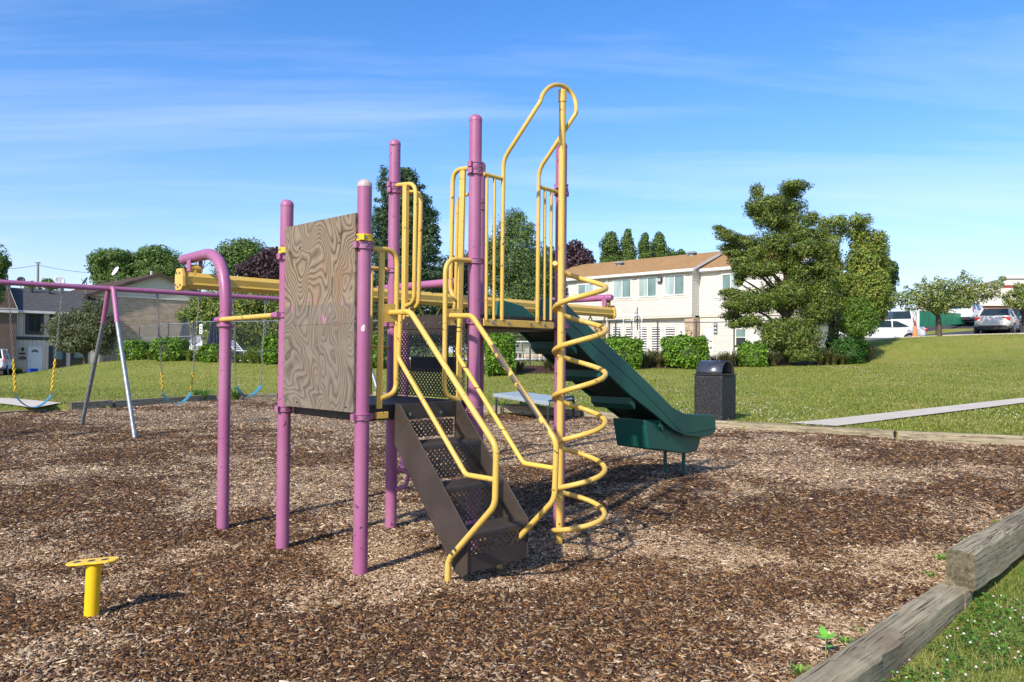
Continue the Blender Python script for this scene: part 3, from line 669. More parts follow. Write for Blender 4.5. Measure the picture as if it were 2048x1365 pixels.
bar(l2, on_a, -.01, (921, 521), (917, 818)); q = on_a(917, 829, -.018); MB().obox(q - E2 * .045 - E1 * .008, E2 * .09, E1 * .03, UP * .042).build('foot_bracket', M_YELLOW, l2, bevel=.004)
gus(l2, 893, 914, 617, 651)
bh1 = ab(on_a(784, 626, -.03))[1]; bh2 = ab(on_a(903, 632, -.03))[1]
def rail(pts, b, r, rad, parent=None, name='handrail', mat=None):
    return MB().tube(fillet([on_b(u, v, b) for u, v in pts], rad, 9), r, 14).build(name, mat or M_YELLOW, parent or PS, smooth=60)
h1 = rail([(779, 626), (821, 624), (993, 894), (990, 1012), (901, 1115), (896.5, 1126), (894.5, 1180)], bh1, .0175, [.09, .12, .12, .05, .05])
rail([(801, 630), (797, 717), (932, 950), (990, 960)], bh1, .0148, [.07, .06], h1, 'lower_rail')
for u, v in ((911, 1099), (904, 1107)): q = on_b(u, v, bh1 - .017); MB().cyl(q - E2 * .008, q + E2 * .004, .009, 10).build('bolt', M_BOLT, h1, smooth=40)
h2 = rail([(896, 632), (944, 632), (1113, 884), (1109, 1000), (1000, 1116), (998, 1160)], bh2, .0175, [.09, .12, .12, .05])
rail([(919, 638), (916, 713), (1047, 927), (1108, 937)], bh2, .0148, [.07, .06], h2, 'lower_rail', M_RING)
MB().tube([on_b(984, 692, bh2), on_b(1099, 864, bh2)], .0186, 14).build('grip_tape', M_TAPE, h2, smooth=60)
bh3 = SD_ - .01
l3 = loop([(792, 371), (832, 367), (828, 606), (808, 614)], .0165, on_b, bh3, .10); bar(l3, on_b, bh3, (812, 371), (809, 640), .045, .035)
l3b = loop([(812, 385), (842, 384), (837, 612), (820, 620)], .0165, on_b, bh3 + .10, .10, 'guard_loop')
MB().obox(on_b(806, 643, bh3), (on_b(819, 643, bh3) - on_b(806, 643, bh3)), E2 * .02, UP * .05).build('foot_bracket', M_YELLOW, l3)
l4 = loop([(942, 336), (906, 341), (901, 585), (914, 602)], .0165, on_b, bh3, .10); bar(l4, on_b, bh3, (926, 340), (919, 640), .05, .02)
l4b = loop([(948, 388), (916, 392), (911, 600), (905, 640)], .0135, on_b, bh3 + .10, .08)
# guard between A and C
m = MB(); bsz = .012
g = MB().tube([P(SD_, .04, 2.0), P(SD_, SD_ - .04, 2.0)], .016, 12).build('guard_rail', M_YELLOW, PS, smooth=60)
MB().tube([P(SD_, .04, 1.40), P(SD_, SD_ - .04, 1.40)], .012, 12).build('lower_rail', M_YELLOW, g, smooth=60)
for b in (.12, .27, .42, .57, .72): MB().tube([P(SD_, b, 2.0), P(SD_, b, 1.04)], .011, 10).build('baluster', M_YELLOW, g, smooth=60)
# guard with opening above the spiral climber
k0 = -.05
pl = [on_a(966.5, 652.3, k0), on_a(1107, 658.3, k0)]
g = MB().obox(pl[0] - E1 * .006, pl[1] - pl[0], E1 * .012, UP * .052).build('guard_rail', M_YELLOW, PS, bevel=.004)
for u, v in ((986, 645), (1017.5, 647), (1061.5, 649.5), (1089.7, 651)):
    q = on_a(u, v, k0 - .006); MB().lathe([(.012, 0), (.011, .005), (.006, .008), (0, .009)], (0, 0, 0), 12)
    MB().cyl(q, q - E1 * .010, .0115, 12).build('bolt', M_BOLT, g, smooth=40)
for (u, vt, r) in ((972.3, 350, .0115), (987.4, 353, .0115), (1088.5, 378, .0115), (1101.4, 381, .0115)):
    MB().tube([on_a(u + 1.5, vt, k0), on_a(u, 641, k0)], r, 10).build('baluster', M_YELLOW, g, smooth=60)
MB().tube([on_a(967, 348, k0), on_a(1006, 358.5, k0)], .0145, 12).build('top_rail', M_YELLOW, g, smooth=60)
MB().tube([on_a(1080, 374.5, k0), on_a(1117, 385, k0)], .0145, 12).build('top_rail', M_YELLOW, g, smooth=60)
bl_, br_ = ab(on_a(1003.5, 640, k0))[1], ab(on_a(1074.8, 640, k0))[1]
gp = gnd(1118.5, 1085.5, .015); zt = at(1128, 184, gp.y).z
Lend, Rend = on_b(1081, 203, bl_), on_b(1152, 227, br_); apex = Vector((gp.x, gp.y, at(1128, 172, gp.y).z))
M_ = (Lend + Rend) / 2; W_ = (Rend - Lend) / 2; A_ = apex - M_
arc = [M_ - W_ * math.cos(t) + A_ * math.sin(t) for t in np.linspace(.0, math.pi, 21)]
pathL = fillet([on_b(1003.2, 641, bl_), on_b(1006.8, 320, bl_), Lend], .16, 9); pathR = fillet([Rend, on_b(1077.6, 341, br_), on_b(1074.7, 645, br_)], .16, 9)
sc_ = MB().tube([Vector((gp.x, gp.y, -.2)), Vector((gp.x, gp.y, zt))], .0247, 18).build('spiral_climber', M_YELLOW, PS, smooth=60)
MB().tube([Vector((gp.x, gp.y, zt - .075)), Vector((gp.x, gp.y, zt + .012))], .030, 18).build('collar', M_YELLOW, sc_, smooth=60)
MB().tube(pathL[:-1] + arc + pathR[1:], .0152, 14).build('hoop_rail', M_YELLOW, sc_, smooth=60)
hp = [(-math.pi, 2.01), (0, 1.838), (2 * math.pi, 1.535), (4 * math.pi, 1.222), (6 * math.pi, .880), (8 * math.pi, .545), (10 * math.pi, .226), (11 * math.pi, .095)]
cc = Vector((gp.x + .140, gp.y + .02, 0)); pts = []
for t in np.arange(-math.pi, 11 * math.pi + .01, math.pi / 14):
    z = float(np.interp(t, [q[0] for q in hp], [q[1] for q in hp])); pts.append(cc + Vector((.184 * math.cos(t), -.184 * math.sin(t), z)))
MB().tube(pts, .0185, 12).build('spiral_coil', M_YELLOW, sc_, smooth=60)
# slide
ar_ = SD_ / 2 - .265; al_ = SD_ / 2 + .235
TOPS = [(1080, 636), (1083.5, 599), (1093, 594.5), (1109, 599.5), (1134, 607.7), (1155, 629), (1201.5, 675.4), (1253.8, 724.6), (1300, 769), (1327.7, 797), (1346, 815), (1367.7, 827), (1392, 829.5), (1420, 829.8), (1429, 833)]
BOTS = [(1432, 845), (1431, 863), (1423, 871), (1407.7, 874.8), (1370.8, 872.3), (1346, 859.5), (1315.4, 833.8), (1260, 790.8), (1192, 727.7), (1134, 668), (1108, 648), (1085, 646)]
wt_ = [on_a(u, v, ar_) for u, v in TOPS]; wb_ = [on_a(u, v, ar_) for u, v in BOTS]; poly = wt_ + wb_
SL = MB().prism(poly, E1 * .03).build('slide', M_GREEN, PS, bevel=.008)
MB().prism([p + E1 * (al_ - ar_) for p in poly], E1 * .03).build('side_wall', M_GREEN, SL, bevel=.008)
fl = [p + UP * .035 for p in wb_[3:]][::-1]; fl = [fl[0] - E2 * .05 + UP * .0] + fl
m = MB(); w = E1 * (al_ - ar_ - .03); o_ = E1 * .03
for i in range(len(fl) - 1):
    a, b = fl[i] + o_, fl[i + 1] + o_
    m.quad(a, b, b + w, a + w); m.quad(a - UP * .012, a + w - UP * .012, b + w - UP * .012, b - UP * .012)
m.build('chute_floor', plain('green_plastic_floor', (.008, .035, .028), .5), SL, smooth=50)
for u, v in ((1150, 690), (1206, 748), (1268, 803), (1325, 848)):
    q = on_a(u, v, ar_) + E1 * .03; MB().obox(q - UP * .03, w, E2 * .06 - UP * .05, UP * .06).build('underside_rib', M_GREEN, SL)
cr_ = [on_a(u, v, ar_) - E1 * .001 for u, v in ((1136, 648), (1146, 651), (1200, 702), (1260, 757), (1320, 818), (1364, 866), (1372, 867), (1431, 857))]
MB().tube(cr_, .004, 6).build('crease_rib', M_GREEN, SL, smooth=60)
fb = [on_a(u, v, ar_ + .06) for u, v in ((1287, 862), (1406, 872), (1395, 903), (1372, 908), (1298, 898))]
fb[0] = fb[0] + UP * .10 + E2 * .02; fb[1] = fb[1] + UP * .03
MB().prism(fb, E1 * .38).build('foot_box', M_GREEN, SL, bevel=.012)
for u, v in ((1367, 953), (1330, 949)):
    q = gnd(u, v, .10); q.z = mh(q.x, q.y)
    b_ = ab(q)[1]; MB().tube([q - UP * .15, q + UP * (fb[2].z + .06 - q.z)], .019, 14).build('leg', M_DGREEN, SL, smooth=60)
# overhead beam on its three supports
bs = Vector((-2.735, 6.385, 1.945)); BLEN = 5.87; pr = [(.03, .066), (.058, .03), (.052, -.02), (.058, -.035), (.036, -.066), (-.036, -.066), (-.058, -.035), (-.052, -.02), (-.058, .03), (-.03, .066)]
BM = MB().prism([bs + E1 * x + UP * z for x, z in pr], E2 * BLEN).build('overhead_beam', M_YELLOW, PS)
for t, s in ((0, -1), (BLEN, 1)):
    c = bs + E2 * t; pl = [(.05, .095), (.075, .04), (.078, -.05), (.055, -.088), (-.045, -.09), (-.078, -.055), (-.072, .03), (-.045, .095)]
    e = MB().prism([c + E1 * x + UP * z for x, z in pl], E2 * .035 * s).build('end_plate', M_YELLOW, BM, bevel=.008)
    for x, z in ((.03, .06), (-.03, .055), (.045, -.04), (-.045, -.045), (.0, -.06)): q = c + E1 * x + UP * z + E2 * .035 * s; MB().cyl(q, q + E2 * s * .008, .010, 10).build('bolt', M_BOLT, BM, smooth=40)
for t in (.1, BLEN / 2, BLEN - .1):
    c = bs + E2 * t; m = MB(); m.cyl(c + UP * .06, c + UP * .115, .03, 14); m.cyl(c + UP * .105 - E2 * .045, c + UP * .105 + E2 * .045, .032, 16); m.build('pivot_knuckle', M_YELLOW, BM, smooth=50)
    for s in (-1, 1): MB().obox(c + E2 * (.05 * s - .005) - E1 * .035 + UP * .075, E2 * .010, E1 * .07, UP * .10).build('hanger_plate', M_PURPLE, BM, bevel=.006)
ch = [bs + E2 * t + UP * -.31 for t in np.linspace(2.0, 5.75, 2)]
MB().tube(ch, .014, 10).build('lower_chord', M_YELLOW, BM, smooth=60)
zz = [bs + E2 * t + UP * (-.07 if i % 2 else -.31) for i, t in enumerate(np.linspace(2.0, 5.75, 24))]
MB().tube(zz, .011, 8).build('zigzag_rod', M_YELLOW, BM, smooth=60)
HT = 2.145
j1 = gnd(445, 1060, -.01); j1.z = 0; hang = bs + E2 * .1; dj = Vector((hang.x - j1.x, hang.y - j1.y, 0)); Lj = dj.length; dj.normalize()
pth = fillet([j1 - UP * .2, Vector((j1.x, j1.y, HT)), j1 + dj * (Lj + .27) + UP * HT], .52, 14)
J1 = MB().tube(pth, PR, 24).build('arched_post', M_PURPLE, PS, smooth=50)
for t in (BLEN / 2, BLEN - .1):
    hg = bs + E2 * t; q = hg + E1 * .78; g0 = mh(q.x, q.y)
    o = MB().tube([Vector((q.x, q.y, g0 - .2)), Vector((q.x, q.y, HT))], PR, 20).build('support_post', M_PURPLE, PS, smooth=50)
    a, b = hg - E1 * .10, hg + E1 * 1.3; a.z = b.z = HT - .005
    MB().tube([a, a + E1 * .02] + [b], [PR * .8, PR, PR], 20).build('cross_arm', M_PURPLE, o, smooth=50)
A0 = P(SD_, 0, 1.613); jj = Vector((j1.x, j1.y, 1.60)); d = (A0 - jj).normalized(); sid = Vector((0, -1, 0)) * .05
cb = MB().tube([jj + sid - d * .04, A0 + sid * .6 - d * .12], .0185, 14).build('connecting_rail', M_YELLOW, PS, smooth=60)
MB().tube([jj + sid - d * .11, jj + sid - d * .03], .023, 14).build('end_sleeve', M_PURPLE, cb, smooth=60)
MB().tube([A0 + sid * .6 - d * .15, A0 + sid * .3 - d * .02], [.022, .028], 14).build('end_sleeve', M_PURPLE, cb, smooth=60)
MB().lathe([(PR + .001, -.008), (PR + .02, -.008), (PR + .02, .008), (PR + .001, .008)], (j1.x, j1.y, 1.555), 20).build('collar', M_PURPLE, J1, smooth=40)
# foot loop on post C
c = P(SD_, SD_, 0); dv = Vector((.97, -.25, 0))
MB().tube(fillet([c + UP * .455, c + dv * .155 + UP * .45, c + dv * .12 + UP * .315, c + UP * .30], .07, 8), .015, 12).build('foot_loop', M_PURPLE, PO['C'], smooth=60)

# ================================================================== SWING SET
ap = at(222, 578, 13.15); bd = Vector((.728, .685, 0)).normalized(); ld = Vector((.685, -.728, 0)).normalized(); BH = ap.z
SW = thing('swing_set', 'long purple swing frame with galvanised legs at left', 'swing set', (ap.x, ap.y, 0))
def bp_(s): return Vector((ap.x, ap.y, BH)) + bd * s
SWB = MB().tube([bp_(-4.4), bp_(4.75)], .042, 18).build('top_beam', M_PURPLE, SW, smooth=50)
for s in (-4.3, 0, 4.65):
    for k in (-1, 1):
        t = bp_(s) + ld * .05 * k; f = bp_(s) + ld * 1.56 * k; f.z = mh(f.x, f.y) - .1 if s == 0 else -.1
        if s == 0: q = gnd(272, 876, 0) if k > 0 else gnd(162, 848, 0); f = Vector((q.x, q.y, mh(q.x, q.y) - .1))
        p2 = t + ld * .13 * k - UP * .22; mid = p2 + (f - p2).normalized() * .42
        lg = MB().tube([mid - (mid - p2).normalized() * .05, f], .036, 16).build('leg', M_GALV, SW, smooth=50)
        MB().tube(fillet([t + UP * .0, t + ld * .09 * k + UP * .0, mid], .12, 7), .041, 16).build('leg_sleeve', M_PURPLE, lg, smooth=50)
for s in (.55, -.55): MB().tube([bp_(s), bp_(s + .12)], .046, 18).build('beam_joint', M_PURPLE, SWB, smooth=50)
def link(c, ax, rot, L=.05, r=.0052, w=.013):
    ax = ax.normalized(); x = ax.orthogonal().normalized(); x = Matrix.Rotation(rot, 3, ax) @ x
    pts = []
    for k in range(8):
        t = 2 * math.pi * k / 8; pts.append(c + x * w * math.cos(t) + ax * L * .5 * math.sin(t))
    return pts
def swing(u0, u1, seat_v, label, yellow):
    def sof(u):
        k = ray(u, 690); k = k.x / k.y; return (k * ap.y - ap.x) / (bd.x - k * bd.y)
    s0, s1 = sof(u0), sof(u1); t0, t1 = bp_(s0), bp_(s1); mid = (t0 + t1) / 2
    zs = at((u0 + u1) / 2, seat_v, mid.y).z
    W = .40; c0, c1 = mid - bd * W * .62 + UP * (zs + .19 - mid.z), mid + bd * W * .62 + UP * (zs + .19 - mid.z)
    r_ = thing('swing', label, 'swing', (mid.x, mid.y, zs), 0, 'belt swings on the purple frame')
    m = MB(); n = 18
    arc = [c0 + (c1 - c0) * (i / n) - UP * .19 * (1 - (2 * i / n - 1) ** 2) for i in range(n + 1)]
    for i in range(n): a, b = arc[i], arc[i + 1]; m.obox(a - ld * .07, b - a, ld * .14, UP * .012)
    m.build('seat', M_BELT, r_)
    for t, c in ((t0, c0), (t1, c1)):
        hgr = MB().obox(t - bd * .025 - ld * .02 - UP * .12, bd * .05, ld * .04, UP * .09).build('hanger', M_CHAIN, r_, bevel=.006)
        MB().lathe([(.043, -.03), (.05, -.03), (.05, .03), (.043, .03)], (0, 0, 0), 4)
        m = MB(); v = c - (t - UP * .12); n = int(v.length / .042)
        for i in range(n): m.tube(link(t - UP * .12 + v * ((i + .5) / n), v, (i % 2) * math.pi / 2), .0045, 5, closed=True)
        m.build('chain', M_CHAIN, r_)
        if yellow:
            m = MB(); vv = v.normalized(); L = yellow
            for i in range(int(L / .042)): m.tube(link(c - vv * (.10 + .042 * i), v, (i % 2) * math.pi / 2, .052, .011, .016), .0095, 6, closed=True)
            m.build('chain_cover', M_YCHAIN, r_)
swing(15, 122, 816, 'blue belt swing with long yellow chain grips left of the grey legs', .52)
swing(313, 397, 809, 'blue belt swing with short yellow chain grips just right of the grey legs', .30)
swing(465, 530, 793, 'blue belt swing hanging behind the purple arched post without yellow grips', 0)

# ================================================================== SMALL PLAYGROUND THINGS
q = gnd(181, 1237, 0.0); q.z = mh(q.x, q.y)
t = thing('step_stool', 'short yellow steel stepping post with holed plate in mulch foreground', 'stepping post', q)
pst = MB().tube([q - UP * .15, q + Vector((.012, 0, .265))], .035, 22).build('post', M_BRIGHTY, t, smooth=50)
dx = Vector((.97, .10, .075)).normalized(); dy = UP.cross(dx).normalized(); nz = dx.cross(dy); c = q + Vector((.006, 0, .272))
outl = [(-.125, 0), (-.118, .03), (-.09, .05), (-.04, .056), (.0, .05), (.04, .056), (.09, .05), (.118, .03), (.125, 0), (.118, -.03), (.09, -.05), (.04, -.056), (0, -.05), (-.04, -.056), (-.09, -.05), (-.118, -.03)]
pl = MB().prism([c + dx * x + dy * y for x, y in outl], nz * .008).build('foot_plate', M_BRIGHTY, t, bevel=.002)
for x in (-.075, -.005, .06): MB().cyl(c + dx * x + nz * .0085, c + dx * x + nz * .0092, .018, 14).build('plate_hole', M_DARK, pl)
# bench
lf, rf, rb = gnd(992.5, 826, .06), gnd(1096, 850, .09), gnd(1147, 839, .09); lb = lf + (rb - rf)
t = thing('bench', 'pale perforated steel bench with black legs at the mulch edge', 'bench', (rf + lb) / 2)
bx = (rf - lf).normalized(); by = (rb - rf); bw = by.length; by = by.normalized(); hs = .40
so = lf - bx * .25; sl = (rf - lf).length + .30
m = MB(); m.obox(so + UP * (hs + .0) - by * .02, bx * sl, by * (bw + .04), UP * .018)
m.obox(so + UP * (hs - .055) - by * .025, bx * sl, by * .03, UP * .072); m.obox(so + UP * (hs - .055) + by * (bw - .005), bx * sl, by * .03, UP * .072); m.build('seat', M_BENCH, t, bevel=.012)
for a, b in ((rf, rb), (lf, lb)):
    a = Vector((a.x, a.y, mh(a.x, a.y))); b = Vector((b.x, b.y, mh(b.x, b.y)))
    MB().tube(fillet([a - UP * .1, a + UP * (hs + .03), b + UP * (hs + .03), b - UP * .1], .11, 8), .024, 14).build('leg', M_DARK, t, smooth=60)
# litter bin
q = at(1430, 837, 14.0); q.z = th(q.x, q.y); rz = -.73
t = thing('litter_bin', 'square black pebbled litter bin with arched metal hood on the lawn', 'litter bin', q, rz)
def lbx(m, c, s): return m.box(c, s)
w = .56; hh = at(1430, 750, q.y).z - q.z
lbx(MB(), (0, 0, hh / 2 - .05), (w, w, hh + .1)).build('body', M_AGG, t, world=False, bevel=.035)
lbx(MB(), (0, 0, hh + .006), (w + .02, w + .02, .02)).build('rim', M_DARK, t, world=False, bevel=.004)
m = MB(); n = 14; r = .25
for i in range(n):
    t0, t1 = math.pi * i / n, math.pi * (i + 1) / n
    a = (-w * .45, -r * math.cos(t0), hh + .02 + r * .95 * math.sin(t0)); b = (-w * .45, -r * math.cos(t1), hh + .02 + r * .95 * math.sin(t1))
    A2, B2 = (w * .45, a[1], a[2]), (w * .45, b[1], b[2]); m.quad(a, A2, B2, b)
hd = m.build('hood', plain('hood_metal', (.10, .105, .115), .28, .6, .5, 4), t, smooth=60, world=False, weld=True)
sf = hd.modifiers.new('shell', 'SOLIDIFY'); sf.thickness = .012
q = gnd(655, 1091, 0); q.z = mh(q.x, q.y)
m = MB(); rr = random.Random(3)
pts = [(math.cos(t) * .042 * rr.uniform(.8, 1.1), math.sin(t) * .024 * rr.uniform(.8, 1.1)) for t in np.linspace(0, 6.28, 10)[:-1]]
o_ = [[q + Vector((x * k, y * k, z)) for x, y in pts] for k, z in ((.9, -.01), (1, .006), (.75, .017), (.3, .022))]; vs = sum(o_, [])
m.add(vs, [(i * 9 + j, i * 9 + (j + 1) % 9, (i + 1) * 9 + (j + 1) % 9, (i + 1) * 9 + j) for i in range(3) for j in range(9)] + [tuple(27 + j for j in range(9))])
tag(m.build('stone', M_ROCK, None, smooth=30), 'reddish brown stone lying on the mulch between the purple posts', 'stone')

# ---- border timbers
def timber(p, q, w, h, zb, label, seed):
    p, q = Vector(p), Vector(q); d = q - p; L = d.length; n = max(6, int(L / .18)); r = np.random.default_rng(seed); ny, nz_ = 4, 4
    # rounded, worn, slightly twisted baulk
    pr = []
    for k in range(20):
        t = 2 * math.pi * k / 20; c_, s_ = math.cos(t), math.sin(t); e = .18
        pr.append((w / 2 * math.copysign(abs(c_) ** e, c_), h / 2 + h / 2 * math.copysign(abs(s_) ** e, s_)))
    vs = []; xs = np.r_[0, np.sort(r.uniform(.02, .98, n)), 1] * L
    for x in xs:
        j = r.normal(0, .0035, (20, 2)); tw = r.normal(0, .002)
        en = .985 if x in (0, L) else 1
        vs += [(x + (r.normal(0, .006) if x in (0, xs[-1]) else 0), y * en + j[k, 0] + tw, (z - h / 2) * en + h / 2 + j[k, 1]) for k, (y, z) in enumerate(pr)]
    N = len(xs); f = [(i * 20 + k, (i + 1) * 20 + k, (i + 1) * 20 + (k + 1) % 20, i * 20 + (k + 1) % 20) for i in range(N - 1) for k in range(20)]
    f = [g_[::-1] for g_ in f]
    f += [tuple(range(20)), tuple(range((N - 1) * 20, N * 20))[::-1]]
    m = MB().add(vs, f); o = m.build('border_timber', M_TIMBER, None, smooth=28); o.location = (p.x, p.y, zb); o.rotation_euler = (0, math.atan2(-d.z, math.hypot(d.x, d.y)) , math.atan2(d.y, d.x))
    return tag(o, label, 'border timber', 'timbers edging the mulch')
nd = Vector((.7071, .7071, 0)); off = Vector((.7071, -.7071, 0))
c0 = gnd(1899, 1180, .05)
e_ = Vector((2.50, 4.40, 0))
timber(e_ - nd * 2.4 + off * .035, e_ + nd * .10 + off * .012, .155, .20, -.135, 'cracked low timber beside the clover, nearest the camera at lower right', 1)
timber(e_ - nd * .0 + off * .05, e_ + nd * 2.6 + off * .05, .155, .215, .05, 'thick grey timber with sawn end standing above the low cracked one', 2)
timber(e_ + nd * 2.62 + off * .05, e_ + nd * 5.0 + off * .05, .155, .20, .05, 'grey timber running on behind the thick sawn one at the right edge', 3)
fr = [Vector((x, y, 0)) for x, y in POLY[3:]]
def edge(i, j, s0=0.0, s1=1.0): return fr[i].lerp(fr[j], s0), fr[i].lerp(fr[j], s1)
fx = fr[0] + (fr[0] - fr[1]).normalized() * 2.6
timber(fx + UP * .0, fr[0].lerp(fr[1], .98), .15, .17, .06, 'pale split timber edging the mulch at far right below the path', 4)
timber(fr[1].lerp(fr[2], .0), fr[2].lerp(fr[3], .02), .15, .17, .06, 'long pale timber below the litter bin and behind the slide end', 5)
timber(fr[2].lerp(fr[3], .04), fr[3].lerp(fr[4], .0), .15, .17, .06, 'timber between the slide foot and the bench', 6)
timber(fr[3].lerp(fr[4], .02), fr[4], .15, .19, .05, 'mossy timber right behind the bench seat', 7)
timber(fr[4].lerp(fr[5], .01), fr[5].lerp(fr[6], -.02), .15, .17, .0, 'timber behind the purple structure left of the bench', 8)
timber(fr[5].lerp(fr[6], .0), fr[6], .15, .17, .0, 'grey timber behind the third belt swing', 9)
timber(fr[6].lerp(fr[7], .02), fr[7], .15, .17, .0, 'weedy timber behind the second belt swing', 10)
timber(fr[7].lerp(fr[8], .02), fr[8].lerp(fr[9], .9), .15, .18, -.02, 'dark timber right of the swing frame legs', 11)
timber(fr[8].lerp(fr[9], .95), fr[10], .17, .20, -.02, 'short dark timber ending beside the left path', 12)
timber(fr[11], fr[12] + (fr[12] - fr[11]) * 2.5, .15, .13, -.08, 'low timber left of the path at the far left edge', 13)

# ================================================================== FOLIAGE
def leafmesh(name, c, nrm, size, cols, parent, asp=.55, droop=.0, core=None, rng=RNG):
    n = len(c); nrm = nrm + rng.normal(0, .55, (n, 3)); nrm /= np.linalg.norm(nrm, axis=1)[:, None] + 1e-9
    r = rng.normal(0, 1, (n, 3)); r[:, 2] -= droop; ax = np.cross(nrm, np.cross(r, nrm)); ax /= np.linalg.norm(ax, axis=1)[:, None] + 1e-9
    sd = np.cross(nrm, ax); L = (size * (.6 + .8 * rng.random(n)))[:, None]; W = L * asp
    v = np.stack([c - ax * L, c + sd * W + nrm * L * .12, c + ax * L, c - sd * W + nrm * L * .12], 1)
    f = np.arange(n * 4).reshape(n, 4)
    col = np.array(cols)[rng.integers(0, len(cols), n)] * (.75 + .5 * rng.random((n, 1)))
    return fast(name, v.reshape(-1, 3), f, M_LEAF, parent, np.repeat(col, 4, 0))
DENS = 6.5
def blobcloud(blobs, dens, shell=.5, rng=RNG, flat=1.0, lump=.28):
    C, Nn = [], []
    for (x, y, z, rx, ry, rz) in blobs:
        n = int(dens * DENS * (rx * rz + rx * ry + ry * rz) / 3) + 14
        d = rng.normal(0, 1, (n, 3)); d /= np.linalg.norm(d, axis=1)[:, None]
        rad = (shell + (1 - shell) * rng.random(n) ** .6) * (1 + lump * (vnoise(d[:, 0] * 3.1 + x * 3, d[:, 2] * 3.1 + d[:, 1] * 2.3 + z * 3) - .45) * 2)
        C.append(np.array([x, y, z]) + d * np.array([rx, ry, rz]) * rad[:, None]); q = d.copy(); q[:, 2] = q[:, 2] * .7 + .35 * flat; Nn.append(q)
    return np.concatenate(C), np.concatenate(Nn)
SUB = 4
def tree(name, label, cat, base, px, y, cols, leaf, dens, trunk_r=.15, group=None, asp=.55, shell=.5, droop=0, tint_seed=0, trunk_top=None, limbs=6, depth=1.0, lump=.28):
    base = Vector(base); t = thing(name, label, cat, base, 0, group); rng = np.random.default_rng(100 + tint_seed)
    bl = []
    for (u, v, ru, rv) in px:
        q = at(u, v, y + rng.uniform(-.5, .5) * depth * 1.2); k = q.y / F; ru *= 1.18; rv *= 1.18; bl.append((q.x, q.y, q.z, ru * k, max(ru, rv) * k * depth, rv * k))
    c, n = blobcloud(bl, dens, .25, rng, lump=lump * .7); leafmesh('crown', c, n, leaf * .50, cols, t, asp, droop, rng=rng)
    base = base + Vector((0, .35, 0)); trunk_r *= .7
    tz = trunk_top if trunk_top is not None else base.z + (max(b[2] for b in bl) - base.z) * .8
    m = MB(); top = Vector((base.x + rng.uniform(-.2, .2), base.y, tz))
    m.tube([base - UP * .3, base.lerp(top, .3), base.lerp(top, .65), top], [trunk_r * 1.25, trunk_r, trunk_r * .65, trunk_r * .25], 10)
    for i in rng.choice(len(bl), min(limbs, len(bl)), False):
        b = bl[i]; e = Vector(b[:3]); s = base.lerp(top, min(.75, max(.22, (e.z - base.z) / max(.5, tz - base.z) * .6))); mid = s.lerp(e, .5) + UP * .15
        m.tube([s, mid, e], [trunk_r * .45, trunk_r * .28, trunk_r * .12], 7)
    m.build('trunk', M_BARK, t, smooth=60); return t
def z7(L): return [(1400 + x / 3.25, 340 + y / 3.25, rx / 3.25, ry / 3.25) for x, y, rx, ry in L]
CJ = [(0.082, 0.135, 0.019), (0.112, 0.170, 0.023), (0.176, 0.216, 0.032), (0.047, 0.088, 0.014), (0.234, 0.257, 0.047)]
jb = at(1575, 726, 32.3); jb.z = th(jb.x, jb.y)
tree('juniper_tree', 'large ragged dark green juniper with leaning boughs before the cream building', 'tree', jb, z7([(370, 140, 42, 45), (610, 105, 85, 32), (590, 150, 70, 35), (480, 205, 80, 40), (420, 235, 110, 50), (590, 240, 80, 55), (370, 275, 70, 40), (450, 320, 100, 55), (560, 345, 110, 70), (715, 320, 50, 40), (735, 300, 25, 20),
    (125, 378, 38, 14), (160, 410, 55, 24), (200, 440, 70, 26), (285, 470, 90, 40), (195, 505, 65, 26), (215, 540, 60, 22), (270, 590, 85, 45), (360, 545, 100, 45), (300, 640, 90, 40),
    (500, 470, 120, 70), (650, 415, 95, 55), (700, 510, 105, 60), (400, 650, 120, 50), (560, 600, 110, 60), (660, 660, 120, 70), (260, 700, 40, 28), (250, 735, 30, 20),
    (190, 795, 60, 22), (260, 830, 100, 34), (210, 880, 60, 26), (300, 890, 110, 45), (210, 950, 60, 30), (250, 1005, 75, 24), (330, 980, 70, 35), (420, 850, 130, 70), (560, 790, 130, 80), (690, 820, 110, 100), (720, 930, 90, 90),
    (480, 1030, 105, 60), (600, 1050, 120, 80), (470, 1110, 80, 60), (560, 1140, 100, 55), (690, 1100, 95, 95), (640, 1200, 80, 40), (720, 1190, 60, 50), (780, 420, 50, 50), (770, 520, 60, 60), (790, 620, 60, 60), (800, 720, 70, 70), (800, 820, 80, 80), (790, 930, 70, 80), (830, 880, 60, 60)]), 32.3, CJ, .115, 1150, .26, asp=.32, tint_seed=1, depth=.9, limbs=22, trunk_top=jb.z + 5.2, lump=.5)
CA = [(0.150, 0.220, 0.029), (0.194, 0.264, 0.035), (0.246, 0.307, 0.044), (0.096, 0.150, 0.023), (0.334, 0.325, 0.070)]
ab_ = at(1725, 712, 35.0); ab_.z = th(ab_.x, ab_.y)
tree('arborvitae_tree', 'broad yellowish green arborvitae with rounded double top right of the juniper', 'tree', ab_, z7([(1040, 330, 62, 42), (1020, 400, 70, 60), (1060, 470, 85, 70), (1160, 440, 50, 42), (1170, 510, 50, 60), (1090, 560, 110, 80), (1000, 600, 60, 60), (1080, 680, 120, 90), (1170, 620, 55, 80), (1100, 790, 120, 100), (1170, 750, 55, 90), (1060, 880, 120, 80), (1000, 820, 90, 80), (960, 720, 60, 60), (1130, 860, 90, 90), (1120, 950, 80, 70), (1010, 900, 80, 80)]), 35.0, CA, .11, 800, .25, asp=.5, tint_seed=2, depth=.8, trunk_top=ab_.z + 5, lump=.42)
ab2 = at(1672, 720, 34.6); ab2.z = th(ab2.x, ab2.y)
